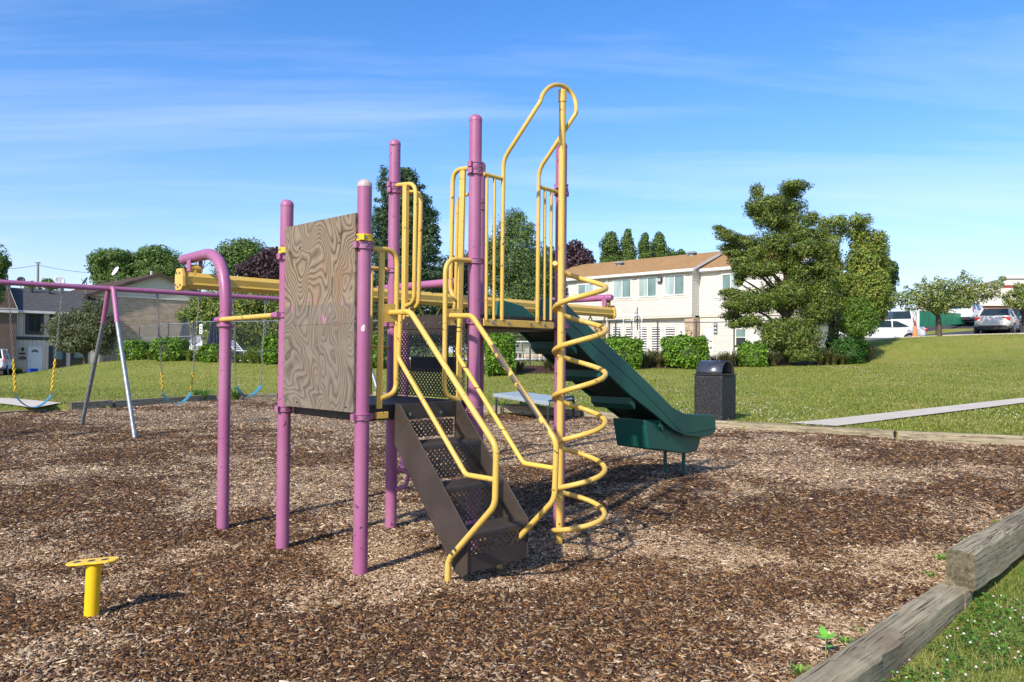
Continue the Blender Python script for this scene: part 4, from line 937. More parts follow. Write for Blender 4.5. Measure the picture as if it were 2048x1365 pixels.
tree('arborvitae_tree', 'thinner arborvitae with bare brown twigs between juniper and broad arborvitae', 'tree', ab2, z7([(920, 330, 40, 38), (870, 335, 60, 35), (800, 345, 40, 40), (850, 400, 85, 50), (930, 380, 30, 50), (840, 470, 80, 50), (820, 540, 60, 50), (860, 640, 60, 70), (880, 560, 35, 70), (900, 720, 70, 60), (840, 740, 60, 60), (860, 820, 70, 70), (880, 900, 70, 70), (900, 1000, 60, 60), (870, 1080, 50, 50)]), 34.6, CA, .11, 520, .2, asp=.45, tint_seed=3, depth=.8, trunk_top=ab2.z + 5.5, lump=.5)
CB = [(0.084, .169, .016), (0.113, .208, .021), (0.151, .247, .026), (0.057, .117, .013)]
q = at(1715, 690, 33.8); q.z = th(q.x, q.y)
tree('rounded_shrub', 'bright green rounded shrub at the foot of the broad arborvitae', 'shrub', q, z7([(1020, 890, 80, 60), (1040, 950, 95, 70), (1090, 960, 60, 80), (1040, 1030, 90, 55), (960, 985, 60, 60), (980, 1040, 60, 40)]), 33.6, CB, .085, 1150, .08, tint_seed=4, limbs=3, depth=.8)
CD_ = [(0.053, 0.105, 0.021), (0.079, 0.140, 0.027), (0.105, 0.175, 0.035)]
q = at(1780, 668, 42); q.z = th(q.x, q.y)
tree('oak_tree', 'dark tree showing behind the right side of the broad arborvitae', 'tree', q, z7([(1235, 660, 42, 60), (1220, 720, 55, 70), (1250, 640, 28, 35), (1210, 820, 50, 70), (1210, 620, 40, 40)]), 42, CD_, .16, 420, .15, tint_seed=5, limbs=3)
# cherry tree on the hill
CC = [(0.155, 0.233, 0.047), (0.202, 0.279, 0.054), (0.265, 0.310, 0.078), (0.101, 0.155, 0.034), (0.310, 0.296, 0.093)]
q = at(1886, 671, 38.5); q.z = th(q.x, q.y)
def zc(L): return [(1700 + x / 5.25, 500 + y / 5.25, rx / 5.25, ry / 5.25) for x, y, rx, ry in L]
tree('cherry_tree', 'wide umbrella shaped cherry tree with speckled trunk on the hill', 'tree', q, zc([(440, 520, 60, 28), (430, 600, 50, 30), (540, 480, 80, 45), (520, 560, 80, 40), (640, 460, 90, 60), (650, 550, 90, 50), (620, 620, 60, 25), (780, 400, 90, 60), (780, 320, 25, 35), (760, 480, 110, 70), (780, 580, 110, 60), (900, 380, 90, 50), (920, 320, 40, 35), (920, 460, 130, 80), (900, 580, 120, 70), (1020, 350, 80, 45), (1060, 430, 120, 80), (1040, 540, 120, 70), (1000, 640, 90, 35), (1190, 240, 32, 28), (1200, 300, 70, 45), (1170, 380, 110, 60), (1190, 470, 120, 70), (1180, 560, 110, 55), (1310, 330, 60, 40), (1310, 420, 100, 70), (1300, 520, 110, 55), (1420, 400, 90, 60), (1440, 490, 100, 45), (1540, 380, 55, 50), (1530, 460, 70, 50), (1600, 300, 40, 28), (1580, 360, 40, 35), (590, 390, 25, 20), (700, 370, 25, 20)]), 38.5, CC, .11, 190, .19, tint_seed=6, limbs=26, trunk_top=q.z + 2.0, depth=1.0, lump=.55)
q = at(2060, 668, 40); q.z = th(q.x, q.y)
tree('cherry_tree', 'second cherry tree cut off by the right edge', 'tree', q, zc([(1640, 500, 40, 40), (1700, 560, 70, 50), (1720, 450, 60, 40), (1780, 380, 60, 35), (1800, 470, 80, 60), (1840, 560, 90, 60), (1900, 440, 90, 70)]), 40, CC, .12, 330, .19, tint_seed=7, limbs=8, trunk_top=q.z + 2.0, lump=.5)
# trees behind
def back(name, label, u, vb, y, px, cols, leaf, dens, seed, group=None, tr=.25, **k):
    b = at(u, vb, y); b.z = th(b.x, b.y); return tree(name, label, 'tree', b, px, y, cols, leaf, dens, tr, group, tint_seed=seed, **k)
CM = [(0.081, 0.154, 0.025), (0.109, 0.190, 0.033), (0.145, 0.226, 0.044), (0.057, 0.109, 0.021)]
back('maple_tree', 'round green maple rising behind the left slope of the brick gable', 232, 650, 92, [(230, 515, 36, 14), (205, 530, 22, 24), (240, 530, 36, 22), (215, 552, 26, 22), (262, 548, 26, 26), (250, 565, 40, 18), (190, 525, 10, 14)], CM, .26, 170, 11, lump=.45)
back('maple_tree', 'green maple behind the peak of the brick gable', 312, 650, 92, [(310, 508, 28, 16), (295, 525, 24, 22), (330, 525, 28, 20), (310, 545, 40, 25), (345, 545, 20, 25), (365, 555, 18, 20)], CM, .26, 170, 12, lump=.45)
back('maple_tree', 'green maple behind the yellow beam left of the first purple posts', 480, 650, 84, [(490, 492, 24, 14), (460, 505, 24, 18), (505, 510, 26, 22), (475, 525, 36, 22), (450, 540, 20, 25), (515, 540, 25, 25)], CM, .24, 150, 13, lump=.45)
CP = [(.056, .027, .033), (.075, .037, .043), (.037, .020, .025), (.094, .050, .050)]
back('purple_plum_tree', 'dark purple leaved plum tree beside the plywood panel', 545, 640, 55, [(545, 508, 22, 12), (525, 525, 24, 16), (560, 530, 28, 20), (500, 540, 28, 14), (545, 550, 40, 18)], CP, .20, 210, 14)
back('purple_plum_tree', 'dark purple leaved plum tree just right of the spiral climber pole', 1150, 640, 62, [(1150, 494, 16, 12), (1135, 510, 20, 16), (1165, 512, 20, 14), (1150, 530, 34, 16), (1175, 525, 14, 10), (1125, 540, 20, 20)], CP, .22, 190, 15)
CY = [(.11, .18, .03), (.15, .22, .035), (.08, .14, .022), (.18, .24, .04), (.12, .19, .03), (.40, .35, .045), (.07, .12, .02)]
back('yellowing_shrub_tree', 'spreading green bush tree with yellow sprays behind the navy umbrellas', 470, 690, 46, [(375, 632, 20, 14), (400, 620, 24, 24), (430, 605, 30, 22), (470, 600, 36, 22), (510, 605, 34, 24), (545, 610, 30, 26), (400, 645, 30, 20), (440, 640, 36, 28), (490, 645, 40, 30), (540, 650, 36, 30), (585, 630, 30, 40), (450, 670, 40, 22), (510, 675, 40, 22), (560, 680, 30, 22)], CY, .15, 330, 16, tr=.14, lump=.45)
CS = [(0.050, 0.095, 0.040), (0.067, 0.124, 0.050), (0.090, 0.146, 0.059), (0.036, 0.067, 0.031)]
sp = []
rg = np.random.default_rng(5)
for v in range(352, 712, 13):
    hw = min(14 + (v - 352) * .48, 52 + (v - 352) * .05)
    for k in range(7): sp.append((808 + (k / 3 - 1) * hw * .85 + rg.uniform(-6, 6), v + rg.uniform(-6, 6), 12 + hw * .10, 10))
for v in range(372, 690, 17):
    hw = min(14 + (v - 352) * .48, 52 + (v - 352) * .05)
    for sg in (-1, 1): sp.append((808 + sg * (hw + rg.uniform(4, 14)), v + rg.uniform(-6, 6), rg.uniform(5, 9), rg.uniform(3, 6)))
sp += [(768, 348, 8, 14), (765, 370, 12, 16), (815, 352, 7, 14), (820, 375, 12, 16), (855, 430, 12, 14), (862, 460, 16, 12)]
back('spruce_tree', 'tall dark spruce with ragged tips behind the middle purple post', 806, 700, 44, sp, CS, .20, 210, 17, asp=.3, tr=.22, limbs=30, trunk_top=9.6, lump=.6)
CN = [(0.081, 0.142, 0.036), (0.112, 0.182, 0.045), (0.173, 0.234, 0.053), (0.057, 0.101, 0.028)]
back('pine_tree', 'rounded green pine behind the spiral climber guard bars', 1040, 700, 42, [(1030, 437, 22, 18), (1018, 460, 24, 22), (1048, 462, 26, 22), (1005, 490, 26, 20), (1045, 495, 36, 26), (1020, 525, 46, 26), (1062, 530, 36, 28), (1000, 560, 40, 30), (1050, 570, 46, 36), (1020, 610, 56, 36), (1065, 620, 40, 40), (1040, 655, 60, 30), (990, 640, 40, 40), (985, 500, 16, 20), (978, 540, 24, 26)], CN, .17, 330, 18, asp=.3, lump=.5)
CL = [(.05, .085, .022), (.035, .06, .018), (.07, .10, .03), (.09, .08, .045)]
back('spruce_tree', 'dark evergreen filling the gap left of the rounded pine', 890, 700, 50, [(880, 560, 26, 30), (905, 545, 24, 34), (930, 540, 26, 34), (895, 600, 40, 40), (935, 600, 40, 40), (910, 650, 50, 40), (950, 660, 40, 40), (700, 640, 50, 40), (745, 650, 40, 50)], CS, .2, 240, 19, asp=.35)
back('evergreen_tree', 'dark evergreen between the rounded pine and the purple plum tree', 1100, 690, 47, [(1090, 560, 26, 40), (1110, 600, 26, 40), (1085, 640, 30, 40), (1120, 650, 20, 40), (1100, 520, 14, 24)], CS, .18, 260, 20)
CV = [(0.090, 0.154, 0.029), (0.117, 0.190, 0.036), (0.154, 0.226, 0.044), (0.064, 0.109, 0.025)]
for i, (u, vt, w, lb) in enumerate([(1222, 466, 21, 'leftmost pointed arborvitae showing above the brown roof'), (1256, 461, 13, 'slim arborvitae second from left above the brown roof'), (1290, 469, 14, 'third arborvitae above the brown roof'), (1319, 468, 17, 'rightmost tall arborvitae above the brown roof')]):
    back('arborvitae_tree', lb, u, 640, 68, [(u, vt + 8, w * .5, 10), (u - 2, vt + 24, w * .8, 16), (u + 2, vt + 45, w, 20), (u, vt + 68, w * 1.05, 22), (u, vt + 95, w * 1.05, 26)], CV, .18, 420, 21 + i, 'arborvitae row behind the roof', limbs=0, asp=.5)
for i, (u, v, w, lb) in enumerate([(1343, 506, 8, 'small treetop peeking over the roof beside the rightmost arborvitae'), (1362, 507, 9, 'small treetop peeking over the roof left of the roof vent')]):
    back('distant_tree', lb, u, 640, 80, [(u, v, w, 7), (u, v + 8, w * 1.1, 9)], CM, .25, 150, 30 + i)
back('left_edge_tree', 'dark leafy branch of a tree cut off by the left edge above the swing', -30, 720, 48, [(2, 522, 10, 10), (8, 528, 12, 8), (-4, 545, 12, 20), (-30, 530, 34, 40), (-34, 580, 34, 30)], CM, .2, 260, 32)
bpy.data.objects['left_edge_tree'].name = 'roadside_tree'
CT_ = [(0.072, 0.102, 0.036), (0.096, 0.126, 0.048), (0.126, 0.150, 0.060), (0.132, 0.108, 0.066)]
qq = at(164, 737, 48); qq.z = th(qq.x, qq.y)
tree('crab_apple_tree', 'small dusky leaved crab apple tree before the grey townhouse', 'tree', qq, [(165, 632, 26, 14), (135, 640, 26, 16), (195, 640, 26, 18), (115, 655, 22, 14), (150, 660, 36, 20), (190, 662, 34, 22), (215, 670, 18, 22), (128, 678, 28, 18), (165, 685, 38, 18), (205, 690, 24, 18), (180, 612, 14, 10), (105, 650, 10, 10), (200, 615, 10, 14), (145, 695, 24, 10), (220, 650, 12, 16)], 48, CT_, .13, 330, .16, tint_seed=33, limbs=12, trunk_top=at(164, 665, 48).z, lump=.5)
for i, (u, v, lb) in enumerate([(62, 572, 'tiny treetop left of the white dish above the grey roof'), (95, 566, 'tiny pale treetop right of the utility pole')]):
    back('distant_tree', lb, u, 640, 110, [(u, v, 10, 8), (u + 6, v + 6, 14, 8)], CM, .3, 120, 34 + i)
# bare tree
b = at(395, 640, 90); b.z = th(b.x, b.y); t = thing('bare_tree', 'leafless grey tree standing behind the brick gable', 'tree', b); m = MB()
for (u0, v0, u1, v1, r) in [(400, 650, 400, 545, .1), (400, 560, 392, 520, .05), (400, 555, 410, 522, .05), (392, 520, 388, 505, .025), (392, 522, 398, 506, .025), (410, 522, 420, 510, .025), (410, 522, 408, 505, .025), (395, 535, 380, 512, .03), (405, 538, 424, 522, .03)]:
    m.tube([at(u0, v0, 90), at(u1, v1, 90)], [r * 1.5, r], 6)
m.build('branches', M_BARK, t)

# ---- clipped bushes
CH = [(0.100, .217, .016), (0.143, .277, .022), (0.203, .337, .026), (0.072, .150, .013)]
def hedge(u, vt, vb, wpx, y, label, seed, cols=CH, box=.55, leaf=.055, n=5200):
    rng = np.random.default_rng(seed); b = at(u, vb, y); hz = at(u, vt, y).z; w = wpx * y / F / 2; b.z = min(b.z, th(b.x, b.y)); h = hz - b.z
    t = thing('hedge_bush', label, 'bush', b, 0, 'clipped bushes along the bed')
    d = rng.normal(0, 1, (n, 3)); d /= np.abs(d).max(1)[:, None] ** .7 * np.linalg.norm(d, axis=1)[:, None] ** .3
    lump = 1 + .13 * (vnoise(d[:, 0] * 3 + seed, d[:, 2] * 3 + d[:, 1] * 2) - .5) * 2
    rad = (.86 + .16 * rng.random(n)) * lump
    c = np.array([b.x, b.y + w * .1, b.z + h * .5]) + d * np.array([w, w * .9, h * .5]) * rad[:, None]; c = c[c[:, 2] > b.z + .02]; d = d[:len(c)]
    nn = (c - np.array([b.x, b.y, b.z + h * .45])); nn /= np.linalg.norm(nn, axis=1)[:, None]; nn[:, 2] += .35
    ns = 26; e = rng.normal(0, 1, (ns, 3)); e[:, 2] = np.abs(e[:, 2]) + .4; e /= np.linalg.norm(e, axis=1)[:, None]
    for q in e:
        k = np.linspace(.92, 1.0 + rng.uniform(.06, .22), 9); c = np.r_[c, np.array([b.x, b.y + w * .1, b.z + h * .5]) + q * np.array([w, w * .9, h * .5]) * k[:, None] * 1.12 + rng.normal(0, .015, (9, 3))]; nn = np.r_[nn, np.repeat(q[None], 9, 0)]
    leafmesh('foliage', c, nn, leaf, cols, t, .6, rng=rng)
    m = MB(); m.lathe([(0, .02)] + [(w * .80 * math.sin(a) ** .6, h * .47 - h * .42 * math.cos(a)) for a in np.linspace(.15, 3.0, 9)] + [(0, h * .88)], b, 14); m.build('dark_core', plain('dark_core', (.02, .035, .008), .9), t, smooth=80)  # solid dark green core added inside the leaves to block see-through gaps
    return t
hedge(268, 682, 720, 52, 38, 'clipped bright green bush behind the swing legs, leftmost of the bed', 41, n=3600)
hedge(338, 678, 722, 64, 36.5, 'clipped bush below the left mesh fence, left of the first navy umbrella', 42, n=4200)
hedge(420, 691, 724, 40, 35, 'small clipped bush below the second navy umbrella beside the arched post', 43, n=3000)
hedge(545, 674, 729, 40, 33, 'taller loose bush touching the left edge of the plywood', 44, n=3800)
hedge(752, 678, 735, 34, 31, 'bush glimpsed between the plywood post and the yellow guard loop', 45, n=3400)
hedge(1000, 670, 746, 62, 27.3, 'round clipped bush below the upper deck beside the stair rail', 46, n=5600)
hedge(1243, 676, 735, 80, 29, 'clipped bush right behind the slide', 47, n=6000)
hedge(1372, 673, 736, 90, 30, 'large clipped bush with flat top left of the litter bin hood', 48, n=7000)
hedge(1505, 688, 731, 57, 31, 'small bright clipped bush between the litter bin and the juniper', 49, n=4200)
hedge(1694, 676, 722, 68, 33.2, 'dark boxy clipped bush right of the juniper', 50, [(.03, .09, .01), (.04, .115, .013), (.055, .14, .016)], n=5600)
q_ = hedge(32, 737, 757, 16, 54, 'small round shrub beside the white front door', 51, CM, n=900); q_['group'] = 'shrubs by the townhouse'
# ---- day lilies: one clump, copied
def tuft(name, n, h, cols, seed, flower=None):
    rng = np.random.default_rng(seed); an = rng.random(n) * 6.283; le = rng.uniform(.25, .95, n); L = h * rng.uniform(.6, 1.25, n)
    d = np.stack([np.cos(an), np.sin(an), 0 * an], -1); s = np.stack([-np.sin(an), np.cos(an), 0 * an], -1); z = np.zeros((n, 3)); z[:, 2] = 1
    b = d * rng.uniform(0, .10, n)[:, None]; m1 = b + z * (L * .65)[:, None] + d * (L * le * .35)[:, None]; m2 = b + z * (L * (1.0 - .25 * le))[:, None] + d * (L * le * .8)[:, None]; tp = m2 + d * (L * .25 * le)[:, None] - z * (L * .22 * le)[:, None]
    w = .012; v = np.stack([b - s * w, b + s * w, m1 + s * w, m1 - s * w, m2 + s * w * .8, m2 - s * w * .8, tp], 1); k = (np.arange(n) * 7)[:, None]
    f = np.concatenate([k + np.array(q) for q in ([0, 1, 2], [0, 2, 3], [3, 2, 4], [3, 4, 5], [5, 4, 6])], 0)
    col = np.array(cols)[rng.integers(0, len(cols), n)] * (.75 + .5 * rng.random((n, 1)))
    return fast(name, v.reshape(-1, 3), f, M_LEAF, None, np.repeat(col, 7, 0))
CLY = [(0.115, 0.196, 0.023), (0.161, 0.241, 0.034), (0.230, 0.276, 0.046), (0.081, 0.138, 0.021)]; CDR = [(.10, .13, .035), (.16, .15, .05), (.22, .17, .07), (.08, .11, .03)]
ly = tag(tuft('day_lily', 170, .40, CLY, 1), 'green day lily clump along the left bed before the pool fence', 'day lily', 'day lilies in the left bed', 'thing')
ld_ = tag(tuft('ornamental_grass', 150, .55, CDR, 2), 'dry tan green grass clump along the right bed', 'ornamental grass', 'grass clumps in the right bed', 'thing')
spots = [(262, 719, 38.2), (300, 722, 37.3), (318, 723, 36.8), (345, 724, 36), (362, 723, 36.4), (378, 724, 35.8), (394, 724, 35.6), (440, 726, 34.4), (456, 725, 34.8), (472, 727, 34), (488, 727, 33.8), (503, 727, 33.6), (518, 728, 33.4), (532, 728, 33.2), (575, 730, 32.6), (350, 716, 37.5), (445, 719, 36), (505, 720, 35.2), (735, 735, 31), (765, 737, 30.6)]
for i, (u, v, y) in enumerate(spots):
    o = ly if i == 0 else copy_tree(ly); p = at(u, v, y); o.location = (p.x, p.y, th(p.x, p.y)); o.rotation_euler.z = i * 1.3; s_ = .85 + .4 * ((i * 37) % 10) / 10; o.scale = (s_, s_, s_ * (.9 + .2 * (i % 3)))
spots = [(1040, 743, 28.2), (1096, 741, 28.2), (1290, 735, 29.8), (1305, 732, 30.5), (1318, 735, 30), (1280, 731, 31), (1330, 733, 30.6), (1430, 734, 31), (1448, 732, 31.2), (1462, 733, 31), (1490, 733, 30.8), (1535, 730, 32), (1548, 731, 31.8), (1655, 725, 32.6), (1668, 726, 32.4), (1640, 727, 32.4), (1735, 718, 33.8), (1684, 725, 32.6), (1195, 735, 30), (1175, 737, 29.6)]
for i, (u, v, y) in enumerate(spots):
    o = ld_ if i == 0 else copy_tree(ld_); p = at(u, v, y); o.location = (p.x, p.y, th(p.x, p.y)); o.rotation_euler.z = i * 1.7; s_ = .75 + .5 * ((i * 53) % 10) / 10; o.scale = (s_, s_, s_)
# ---- seedling and weeds by the timber
q = gnd(1651, 1318, .0); q.z = mh(q.x, q.y); t = thing('seedling', 'bright green three leaved seedling sprouting beside the cracked low timber', 'seedling', q)
MB().tube([q - UP * .02, q + Vector((.002, 0, .05)), q + Vector((0, 0, .095))], [.0028, .0025, .002], 7).build('stem', plain('stem_green', (.20, .36, .06), .5), t, smooth=60)
ML_ = plain('seedling_leaf', (.13, .36, .03), .45, var=.25, scale=30)
for an, L, z, el in ((2.7, .055, .09, .25), (.4, .06, .092, .35), (1.6, .065, .093, .8), (.1, .04, .058, .1), (4.4, .03, .006, .05), (5.6, .028, .006, .05)):
    d = Vector((math.cos(an) * math.cos(el), math.sin(an) * math.cos(el), math.sin(el))); s = UP.cross(d).normalized(); c = q + UP * z; m = MB(); nn = d.cross(s)
    pts = [c + d * L * k + s * L * .30 * math.sin(math.pi * (k ** .8)) * sg for sg, ks in ((1, np.linspace(0, 1, 7)), (-1, np.linspace(1, 0, 7)[1:-1])) for k in ks]
    mid = [c + d * L * .5 + nn * L * -.06]; m.add(pts + mid, [(i, (i + 1) % len(pts), len(pts)) for i in range(len(pts))]); m.build('leaf', ML_, t, smooth=60)
wd = tag(tuft('weed', 26, .07, [(.12, .26, .03), (.18, .33, .05), (.24, .30, .06)], 3), 'small green weed tuft growing at the mulch edge', 'weed', 'weeds along the mulch edge', 'thing')
for i, (u, v, hh_) in enumerate([(1718, 1262, .0), (1690, 1285, .0), (1880, 1120, .02), (1935, 1075, .03), (1600, 1345, .0), (1990, 1040, .03), (1862, 1150, .02)]):
    o = wd if i == 0 else copy_tree(wd); p = gnd(u, v, hh_); o.location = (p.x, p.y, mh(p.x, p.y)); o.rotation_euler.z = i * 2.1; s_ = .30 + .3 * ((i * 7) % 5) / 5; o.scale = (s_, s_, s_)
wd2 = tag(tuft('weed', 60, .30, [(.10, .20, .03), (.14, .26, .04)], 4), 'leafy weed growing against the far border timbers', 'weed', 'weeds at the far timbers', 'thing')
for i, (u, v) in enumerate([(405, 801), (398, 800), (470, 799), (1003, 824)]):
    o = wd2 if i == 0 else copy_tree(wd2); p = gnd(u, v, .02); o.location = (p.x, p.y, mh(p.x, p.y)); o.rotation_euler.z = i
# ================================================================== BUILDINGS
class Facade:
    def __init__(s, o, d, n): s.o = Vector((o[0], o[1], 0)); s.d = Vector(d).normalized(); s.n = Vector(n).normalized()
    def P(s, a, out, h): return s.o + s.d * a + s.n * out + UP * h
    def pix(s, u, v, out=0):
        r = ray(u, v); c = Vector((0, 0, H)); p = s.o + s.n * out; t = (p - c).dot(s.n) / r.dot(s.n); q = c + r * t
        return (q - s.o).dot(s.d), q.z
    def rect(s, m, a0, a1, h0, h1, out=0.0, uvo=(0, 0)):
        q = [s.P(a0, out, h0), s.P(a1, out, h0), s.P(a1, out, h1), s.P(a0, out, h1)]; uv = [(a0, h0), (a1, h0), (a1, h1), (a0, h1)]
        nn = (q[1] - q[0]).cross(q[2] - q[0])
        if nn.dot(s.n) < 0: q = q[::-1]; uv = uv[::-1]
        return m.quad(*q, uv=uv)
    def slab(s, m, a0, a1, h0, h1, o0, o1): return m.obox(s.P(a0, o0, h0), s.d * (a1 - a0), s.n * (o1 - o0), UP * (h1 - h0))
    def prect(s, u0, u1, v0, v1, out=0):
        um, vm = (u0 + u1) / 2, (v0 + v1) / 2; a = s.pix(u0, vm, out)[0]; b = s.pix(u1, vm, out)[0]; return min(a, b), max(a, b), s.pix(um, v1, out)[1], s.pix(um, v0, out)[1]
def block(fa, name, mat, par, a0, a1, h0, h1, o0, o1):   # wall block with metre UVs on every side
    m = MB(); fa.rect(m, a0, a1, h0, h1, o1)
    side = Facade(fa.P(a1, 0, 0), fa.n, fa.d); side.rect(m, o0, o1, h0, h1)
    side = Facade(fa.P(a0, 0, 0), fa.n, -fa.d); side.rect(m, o0, o1, h0, h1)
    bk = Facade(fa.P(0, o0, 0), fa.d, -fa.n); bk.rect(m, a0, a1, h0, h1)
    return m.build(name, mat, par)
def gable_roof(fa, par, a0, a1, o_front, depth, he, hr, over, mat, endmat, fmat, rake=.3, name='roof'):
    # ridge runs along the facade
    f, b, r = o_front + over, o_front - depth - over, o_front - depth / 2; sl = (hr - he) / (depth / 2); hf = he - over * sl
    m = MB(); L = math.hypot(depth / 2 + over, hr - hf)
    for (o1, sg) in ((f, 1), (b, -1)):
        q = [fa.P(a0 - rake, o1, hf), fa.P(a1 + rake, o1, hf), fa.P(a1 + rake, r, hr), fa.P(a0 - rake, r, hr)]; uv = [(a0, 0), (a1, 0), (a1, L), (a0, L)]
        if (q[1] - q[0]).cross(q[2] - q[0]).z < 0: q = q[::-1]; uv = uv[::-1]
        m.quad(*q, uv=uv)
    ro = m.build(name, mat, par)
    m = MB()
    for a in (a0 - rake, a1 + rake):
        sg = -1 if a < a0 else 1
        for o1 in (f, b): m.obox(fa.P(a - sg * .02, o1, hf - .17), fa.d * .05 * sg, fa.n * (r - o1) + UP * (hr - hf), UP * .165)
    m.build('rake_board', fmat, ro)
    m = MB(); fa.slab(m, a0 - rake, a1 + rake, hf - .18, hf - .005, f - .02, f + .03); fa.slab(m, a0 - rake, a1 + rake, hf - .2, hf - .18, o_front - .02, f); m.build('gutter', fmat, ro)
    m = MB()
    for a, sg in ((a0, -1), (a1, 1)):
        q = [fa.P(a, o_front, he - .1), fa.P(a, o_front - depth, he - .1), fa.P(a, o_front - depth, he), fa.P(a, r, hr - .04), fa.P(a, o_front, he)]; uv = [(p - fa.o).dot(fa.n) for p in q]; uv = [(x, p.z) for x, p in zip(uv, q)]
        nn = (q[1] - q[0]).cross(q[3] - q[0])
        if nn.dot(fa.d) * sg < 0: q = q[::-1]; uv = uv[::-1]
        m.add(q, [tuple(range(5))]); m.uv[len(m.f) - 1] = uv
    m.build('gable_wall', endmat, par); return ro
def window(fa, par, u0, u1, v0, v1, out, trim=M_WHITE, panes=(M_GLASSL, M_GLASS), surround=None, sp=.22, t=.07, vert=True):
    a0, a1, h0, h1 = fa.prect(u0, u1, v0, v1, out)
    w = MB()
    for (x0, x1, y0, y1) in ((a0, a0 + t, h0, h1), (a1 - t, a1, h0, h1), (a0 + t, a1 - t, h0, h0 + t), (a0 + t, a1 - t, h1 - t, h1)): fa.slab(w, x0, x1, y0, y1, out - .02, out + .07)
    if vert: fa.slab(w, (a0 + a1) / 2 - t * .35, (a0 + a1) / 2 + t * .35, h0 + t, h1 - t, out - .02, out + .055)
    else: fa.slab(w, a0 + t, a1 - t, (h0 + h1) / 2 - t * .35, (h0 + h1) / 2 + t * .35, out - .02, out + .055)
    wo = w.build('window', trim, par)
    am, hm = (a0 + a1) / 2, (h0 + h1) / 2; rr = ((a0 + t, am, h0 + t, h1 - t), (am, a1 - t, h0 + t, h1 - t)) if vert else ((a0 + t, a1 - t, h0 + t, hm), (a0 + t, a1 - t, hm, h1 - t))
    lft = rr if fa.pix(u0, v0, out)[0] < fa.pix(u1, v0, out)[0] or not vert else rr[::-1]
    for (x0, x1, y0, y1), g in zip(lft, panes): m = MB(); fa.rect(m, x0, x1, y0, y1, out + .03); m.build('pane', g, wo)
    if surround:
        m = MB(); fa.slab(m, a0 - sp, a1 + sp, h0 - sp, h1 + sp, out - .02, out + .025); m.build('surround', surround, wo)
    return wo
# ---- cream pool building
pr_ = at(1384, 631, 50)
FA = Facade((pr_.x, pr_.y), E1, -E2)
gz = 1.15; he = FA.pix(1384, 534)[1]; hs_ = pr_.z; hr = he + 1.38; aL = FA.pix(1030, 620)[0]; aM = FA.pix(1214, 620)[0]
PB = thing('pool_building', 'two storey cream sided building with brown roof behind the clipped bushes', 'building', FA.P(5, -3, gz))
block(FA, 'upper_wall', M_SIDE, PB, 0, aL, hs_, he, -7.2, 0)
block(FA, 'lower_wall', M_SIDE, PB, 0.02, aM, gz - 1, hs_ - .12, -7.0, -.35)
block(FA, 'brick_wall', M_BRICKT, PB, aM + .01, aL - .1, gz - 1, hs_ - .12, -7.0, -.33)
m = MB(); FA.slab(m, 0.0, aL, hs_ - .12, hs_ - .002, -.4, -.01); m.build('soffit', M_TRIM, PB)
gable_roof(FA, PB, 0, aL, 0, 7.2, he, hr, .35, M_ROOFB, M_SIDE, M_FASC, .25)
for (u0, u1, v0, v1) in ((1226.7, 1263.8, 559.3, 597), (1276.8, 1314.8, 555.3, 595), (1329.3, 1370.5, 550.6, 591.4)): window(FA, PB, u0, u1, v0, v1, 0.0, surround=M_TRIM, sp=.17)
window(FA, PB, 1156, 1188.6, 567.9, 599, 0.0, panes=(M_GLASS, M_GLASSL), surround=M_TRIM, sp=.17)
m = MB(); a0, a1, h0, h1 = FA.prect(1386, 1384, 536, 631); FA.slab(m, -.02, .16, hs_ + .002, he - .1, .001, .03); FA.slab(m, aM - .1, aM + .02, gz, he - .15, .002, .08); m.build('corner_board', M_TRIM, PB)
for (u0, u1, v0, v1) in ((1226, 1242, 654.5, 703), (1252, 1268, 654.5, 703), (1279.6, 1294.4, 654.5, 703), (1303.7, 1321.3, 654.5, 703), (1331.5, 1351, 654.5, 703)):
    a0, a1, h0, h1 = FA.prect(u0, u1, v0, v1, -.33); m = MB(); t = .05
    for (x0, x1, y0, y1) in ((a0 - t, a0, h0, h1), (a1, a1 + t, h0, h1), (a0 - t, a1 + t, h1, h1 + t), (a0 - t, a1 + t, h0 - t, h0)): FA.slab(m, x0, x1, y0, y1, -.36, -.28)
    k = 10
    for i in range(k): z = h0 + (h1 - h0) * (i + .3) / k; m.obox(FA.P(a0, -.30, z), FA.d * (a1 - a0), FA.n * -.03 + UP * .055, UP * .012 + FA.n * .004)
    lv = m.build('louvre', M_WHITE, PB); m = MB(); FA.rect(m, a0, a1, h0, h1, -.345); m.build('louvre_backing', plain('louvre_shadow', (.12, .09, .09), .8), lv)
def door(fa, par, u0, u1, v0, v1, out, mat=M_WHITE, knob=True):
    a0, a1, h0, h1 = fa.prect(u0, u1, v0, v1, out); m = MB()
    for (x0, x1, y0, y1) in ((a0 - .07, a0, h0, h1), (a1, a1 + .07, h0, h1), (a0 - .07, a1 + .07, h1, h1 + .07)): fa.slab(m, x0, x1, y0, y1, out - .02, out + .05)
    m.build('door_frame', M_TRIM if mat is not M_WHITE else M_FASC, par); m = MB(); fa.slab(m, a0, a1, h0, h1, out - .03, out + .02); d = m.build('door', mat, par)
    kx = a0 + .1; q = fa.P(kx, out + .02, h0 + (h1 - h0) * .47); MB().cyl(q, q + fa.n * .06, .03, 10).build('handle', M_DARK, d, smooth=40); return d, (a0, a1, h0, h1)
M_DOORC = plain('door_cream', (.72, .70, .64), .5, var=.05)
door(FA, PB, 1361, 1378, 654.5, 712, -.33)
m = MB(); a0, a1, h0, h1 = FA.prect(1380, 1384.5, 631, 712, -.33); FA.rect(m, -.02, .62, gz - 1, hs_ - .13, -.12); sd = Facade(FA.P(-.02, 0, 0), -E2, -E1); sd.rect(m, -.9, -.12, gz - 1, hs_ - .13); m.build('brick_pier', M_BRICKT, PB)
